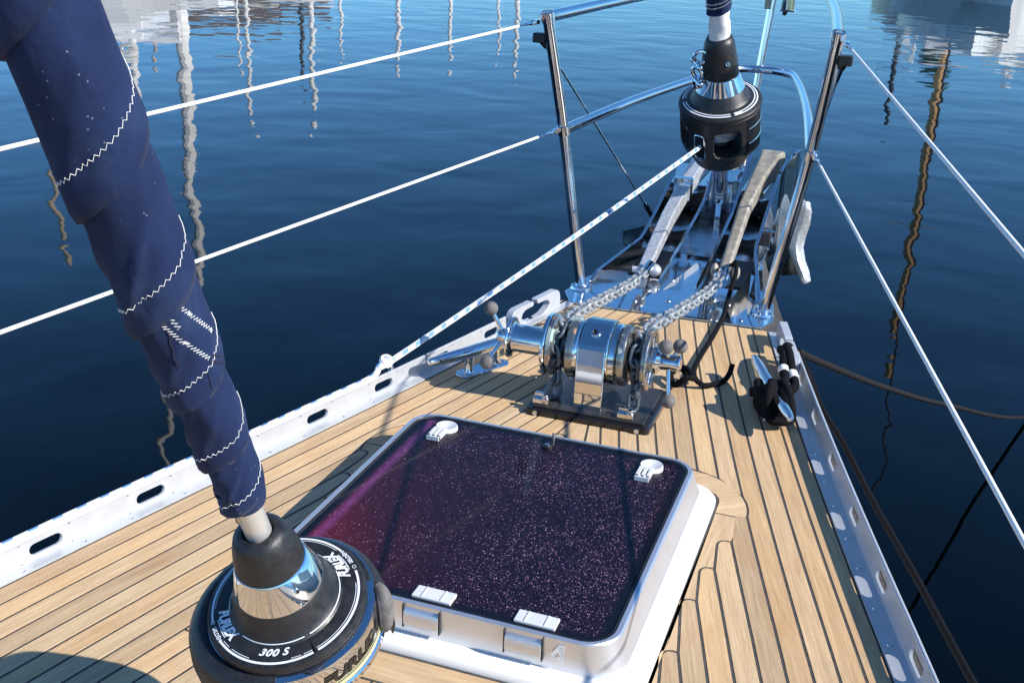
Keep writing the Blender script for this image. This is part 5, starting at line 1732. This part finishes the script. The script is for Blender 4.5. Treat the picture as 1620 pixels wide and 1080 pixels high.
# curved fluke standing out on the starboard side
f = MB()
rowsf = [((.250, .135), (.274, .128)), ((.252, .105), (.282, .092)), ((.243, .06), (.281, .045)), ((.232, .02), (.272, 0.0)), ((.230, -.03), (.268, -.040)), ((.244, -.075), (.280, -.082)), ((.272, -.118), (.300, -.118)), ((.296, -.150), (.310, -.142))]
for i, (p_, q_) in enumerate(rowsf):
    yy = 2.16 + .05 * sin(pi * i / 7)
    f.v += [V((p_[0] + .004, yy + .05, p_[1] - .008)), V((p_[0], yy, p_[1])), V(((p_[0] + q_[0]) / 2, yy - .012, (p_[1] + q_[1]) / 2)), V((q_[0], yy + .004, q_[1]))]
for i in range(7):
    for j in range(3): f.face([i * 4 + j, i * 4 + j + 1, i * 4 + 5 + j, i * 4 + 4 + j])
fo = f.build('fluke', 'galv', an, angle=60); md = fo.modifiers.new('th', 'SOLIDIFY'); md.thickness = .008
f = MB(); f.v = [V(p) for p in [(.15, 2.44, .06), (.262, 2.24, -.02), (.29, 2.22, -.13), (.22, 2.22, -.15), (.15, 2.35, -.18), (.15, 2.50, -.06)]]
f.f = [(0, 1, 5), (1, 2, 3), (1, 3, 4), (1, 4, 5)]; f.mi = [0] * 4
fo = f.build('fluke', 'darksteel', an); md = fo.modifiers.new('th', 'SOLIDIFY'); md.thickness = .010  # shaded side behind the curved fluke, painted with the dark material
settle(an)

# black lashing cord from the starboard anchor with a knot on the deck
co = MB()
kx, ky = .148, .790
pth = [(.135, 1.52, .075), (.150, 1.475, .098), (.158, 1.43, .080), (.156, 1.36, .040), (.160, 1.26, .014), (.160, 1.12, .009), (.156, .97, .008), (.158, .88, .010), (.168, .82, .016)]
pth += [(kx + .028 * cos(radians(a_)), ky + .030 * sin(radians(a_)), .012 + .010 * (i % 3)) for i, a_ in enumerate((60, 0, -60, -120, 180, 120, 60, 10, -50, -110, 170, 110))]
pth += [(kx + .006, ky + .02, .034), (kx + .026, ky - .004, .026), (.195, .792, .010), (.215, .815, .006), (.232, .842, .007), (.240, .868, .016), (.243, .880, .036)]
co.tube(smooth_path(pth, 8), .0062, 12)
tag(co.build('lashing_cord', 'blackrope'), 'black lashing cord knotted on the deck between windlass and starboard cleat', 'cord')

# ------------------------------------------------------------------ pulpit
pp = thing('pulpit', 'polished steel tube pulpit round the bow with upper and lower rails', 'pulpit')
RT = .0145
def sx_(s, p): return V((s * p[0], p[1], p[2]))
for s in (-1, 1):
    b_, m_, t_ = (.250, 1.345, 0.0), (.320, 1.325, .441), (.353, 1.247, .733)
    post = MB(); post.tube(smooth_path([sx_(s, b_), sx_(s, (.286, 1.338, .22)), sx_(s, m_), sx_(s, t_)], 8), RT, 20)
    po = post.build('post', 'tubechrome', pp)
    MB().lathe([(.0, .012), (RT + .002, .012), (RT + .004, .008), (.030, .006), (.032, 0)], sx_(s, (.250, 1.345, .0055)), (0, 0, 1), 28).build('foot', 'tubechrome', po)
    for dx, dy in ((.023, .0), (-.018, .015), (-.006, -.023)):
        MB().sphere(sx_(s, (.250 + dx, 1.345 + dy, .013)), .0052, 10, (1, 1, .7)).build('bolt', 'steel', po)
    # lower rail
    lr = MB(); lr.tube(smooth_path([sx_(s, m_), sx_(s, (.262, 1.833, .45)), sx_(s, (.200, 2.28, .452)), sx_(s, (.150, 2.56, .455)), sx_(s, (.115, 2.70, .457)), sx_(s, (.06, 2.76, .458)), V((0, 2.77, .458))], 8), RT * .94, 18)
    lr.build('lower_rail', 'tubechrome', pp)
    ur = MB(); ur.tube(smooth_path([sx_(s, (.353, 1.235, .734)), sx_(s, (.300, 1.83, .745)), sx_(s, (.232, 2.38, .755)), sx_(s, (.19, 2.66, .76)), sx_(s, (.11, 2.80, .765)), V((0.0, 2.83, .765))], 8), RT, 18)
    ur.build('upper_rail', 'tubechrome', pp)
    # weld collars and lifeline eyes
    for c_, rr in ((m_, RT + .0022), (t_, RT + .0025)):
        d = (V(sx_(s, t_)) - V(sx_(s, m_))).normalized()
        MB().lathe([(RT - .001, -.014), (rr, -.012), (rr, .012), (RT - .001, .014)], sx_(s, c_), d, 24).build('collar', 'tubechrome', pp)
        e = MB(); e.box(sx_(s, (c_[0] + .012, c_[1] - .016, c_[2])), (.004, .012, .008)); e.build('lifeline_eye', 'tubechrome', pp, bevel=.002)
lg = MB(); lg.tube([(.012, 2.80, .766), (-.010, 2.785, .47), (-.030, 2.76, .10)], RT * .94, 18); lg.build('front_leg', 'tubechrome', pp)
sf2 = MB(); sf2.box((-.02, 2.62, .065), (.12, .18, .012)); sf2.build('front_foot', 'steel', pp, bevel=.004)
settle(pp)

# navigation light on the front leg
nl = thing('navigation_light', 'steel cased navigation light fixed beside the front leg of the pulpit', 'lamp')
c = V((.055, 2.775, .715))
MB().box(c, (.012, .026, .042)).build('case', 'chrome', nl, bevel=.004)
l2 = MB(); l2.tube([c + V((.018, 0, -.040)), c + V((.018, 0, .045))], .017, 20); l2.build('lens', 'goldlens', nl)
MB().box(c + V((.013, 0, -.043)), (.026, .024, .003)).build('bottom_plate', 'chrome', nl, bevel=.001)
MB().box(c + V((-.062, -.004, .0)), (.009, .006, .042)).build('side_plate', 'tanmast', nl, bevel=.001)
MB().box(c + V((-.028, .0, .0)), (.028, .004, .006)).build('bracket', 'chrome', nl)
g_ = MB(); g_.tube([c + V((.004, 0, -.046)), c + V((.001, 0, -.060))], [.010, .006], 12); g_.build('cable_gland', 'black', nl)
settle(nl)

# ------------------------------------------------------------------ lifelines
def lifeline(s, A, slope_x, slope_z, label, yend=-2.4):
    A = V(A); t = thing('lifeline', label, 'lifeline', 'white covered wire lifelines')
    def P(y): dy = A.y - y; return V((s * (A.x + slope_x * dy), y, A.z + slope_z * dy))
    MB().tube([P(A.y - .095), P(.3), P(-.8), P(yend)], .0035, 12).build('white_cover', 'whiteplastic', t)
    MB().tube([P(A.y - .02), P(A.y - .10)], .0024, 8).build('wire', 'steel', t)
    MB().tube([P(A.y - .022), P(A.y - .034), P(A.y - .036), P(A.y - .060)], [.006, .006, .0042, .0036], 10).build('terminal', 'chrome', t)
    MB().box(P(A.y - .012), (.0055, .014, .0055)).build('fork', 'chrome', t, bevel=.001)
    settle(t); return t
lifeline(-1, (.372, 1.235, .722), .219, -.059, 'upper port lifeline crossing behind the blue sail')
lifeline(-1, (.332, 1.310, .442), .240, -.052, 'lower port lifeline crossing behind the blue sail')
lifeline(1, (.372, 1.235, .722), .219, -.059, 'upper starboard lifeline leading out of the right edge')
lifeline(1, (.332, 1.310, .442), .240, -.052, 'lower starboard lifeline leading down to the right')

# thin guy wires from the pulpit posts down to the bow
for s, lab in ((-1, 'thin guy wire from the port pulpit post down to the bow plate'), (1, 'thin guy wire beside the starboard pulpit post')):
    g = thing('guy_wire', lab, 'wire', 'guy wires of the pulpit')
    A = V((s * .372, 1.262, .680)); B = V((-.213, 2.0, .072)) if s < 0 else V((.235, 2.02, .10))
    d = (B - A).normalized()
    w_ = MB(); w_.tube([A + d * .05, B - d * .03], .0026, 8); w_.build('wire', 'steel', g)
    w_ = MB(); w_.tube([A + d * .02, A + d * .10], [.0075, .004], 10); w_.build('swage', 'chrome', g)
    w_ = MB(); w_.tube([B - d * .075, B - d * .04], [.0035, .006], 10); w_.build('swage', 'chrome', g)
    w_ = MB(); w_.box(A + V((s * .004, 0, 0)), (.016, .014, .012)); w_.build('end_fitting', 'black', g, bevel=.003)
    w_ = MB(); w_.tube([A, A + d * .035], [.013, .009], 12); w_.build('end_cap', 'black', g)
    w_ = MB(); w_.tube([B - d * .045, B + d * .03], .0085, 10); w_.build('end_cap', 'black', g)
    settle(g)
for s, lab in ((1, 'black clip with steel bolts on the outside of the starboard cheek plate'),):
    k_ = thing('anchor_pin', lab, 'clip')
    MB().box((.188, 1.86, .075), (.010, .035, .022)).build('bracket', 'black', k_, bevel=.004)
    MB().tube([(.18, 1.835, .10), (.212, 1.835, .10)], .0035, 8).build('pin', 'chrome', k_)
    MB().torus((.200, 1.875, .060), (1, 0, 0), .010, .003, 18, 8).build('ring', 'chrome', k_)
    settle(k_)
print('planks', nplank, 'objects', len(bpy.data.objects))
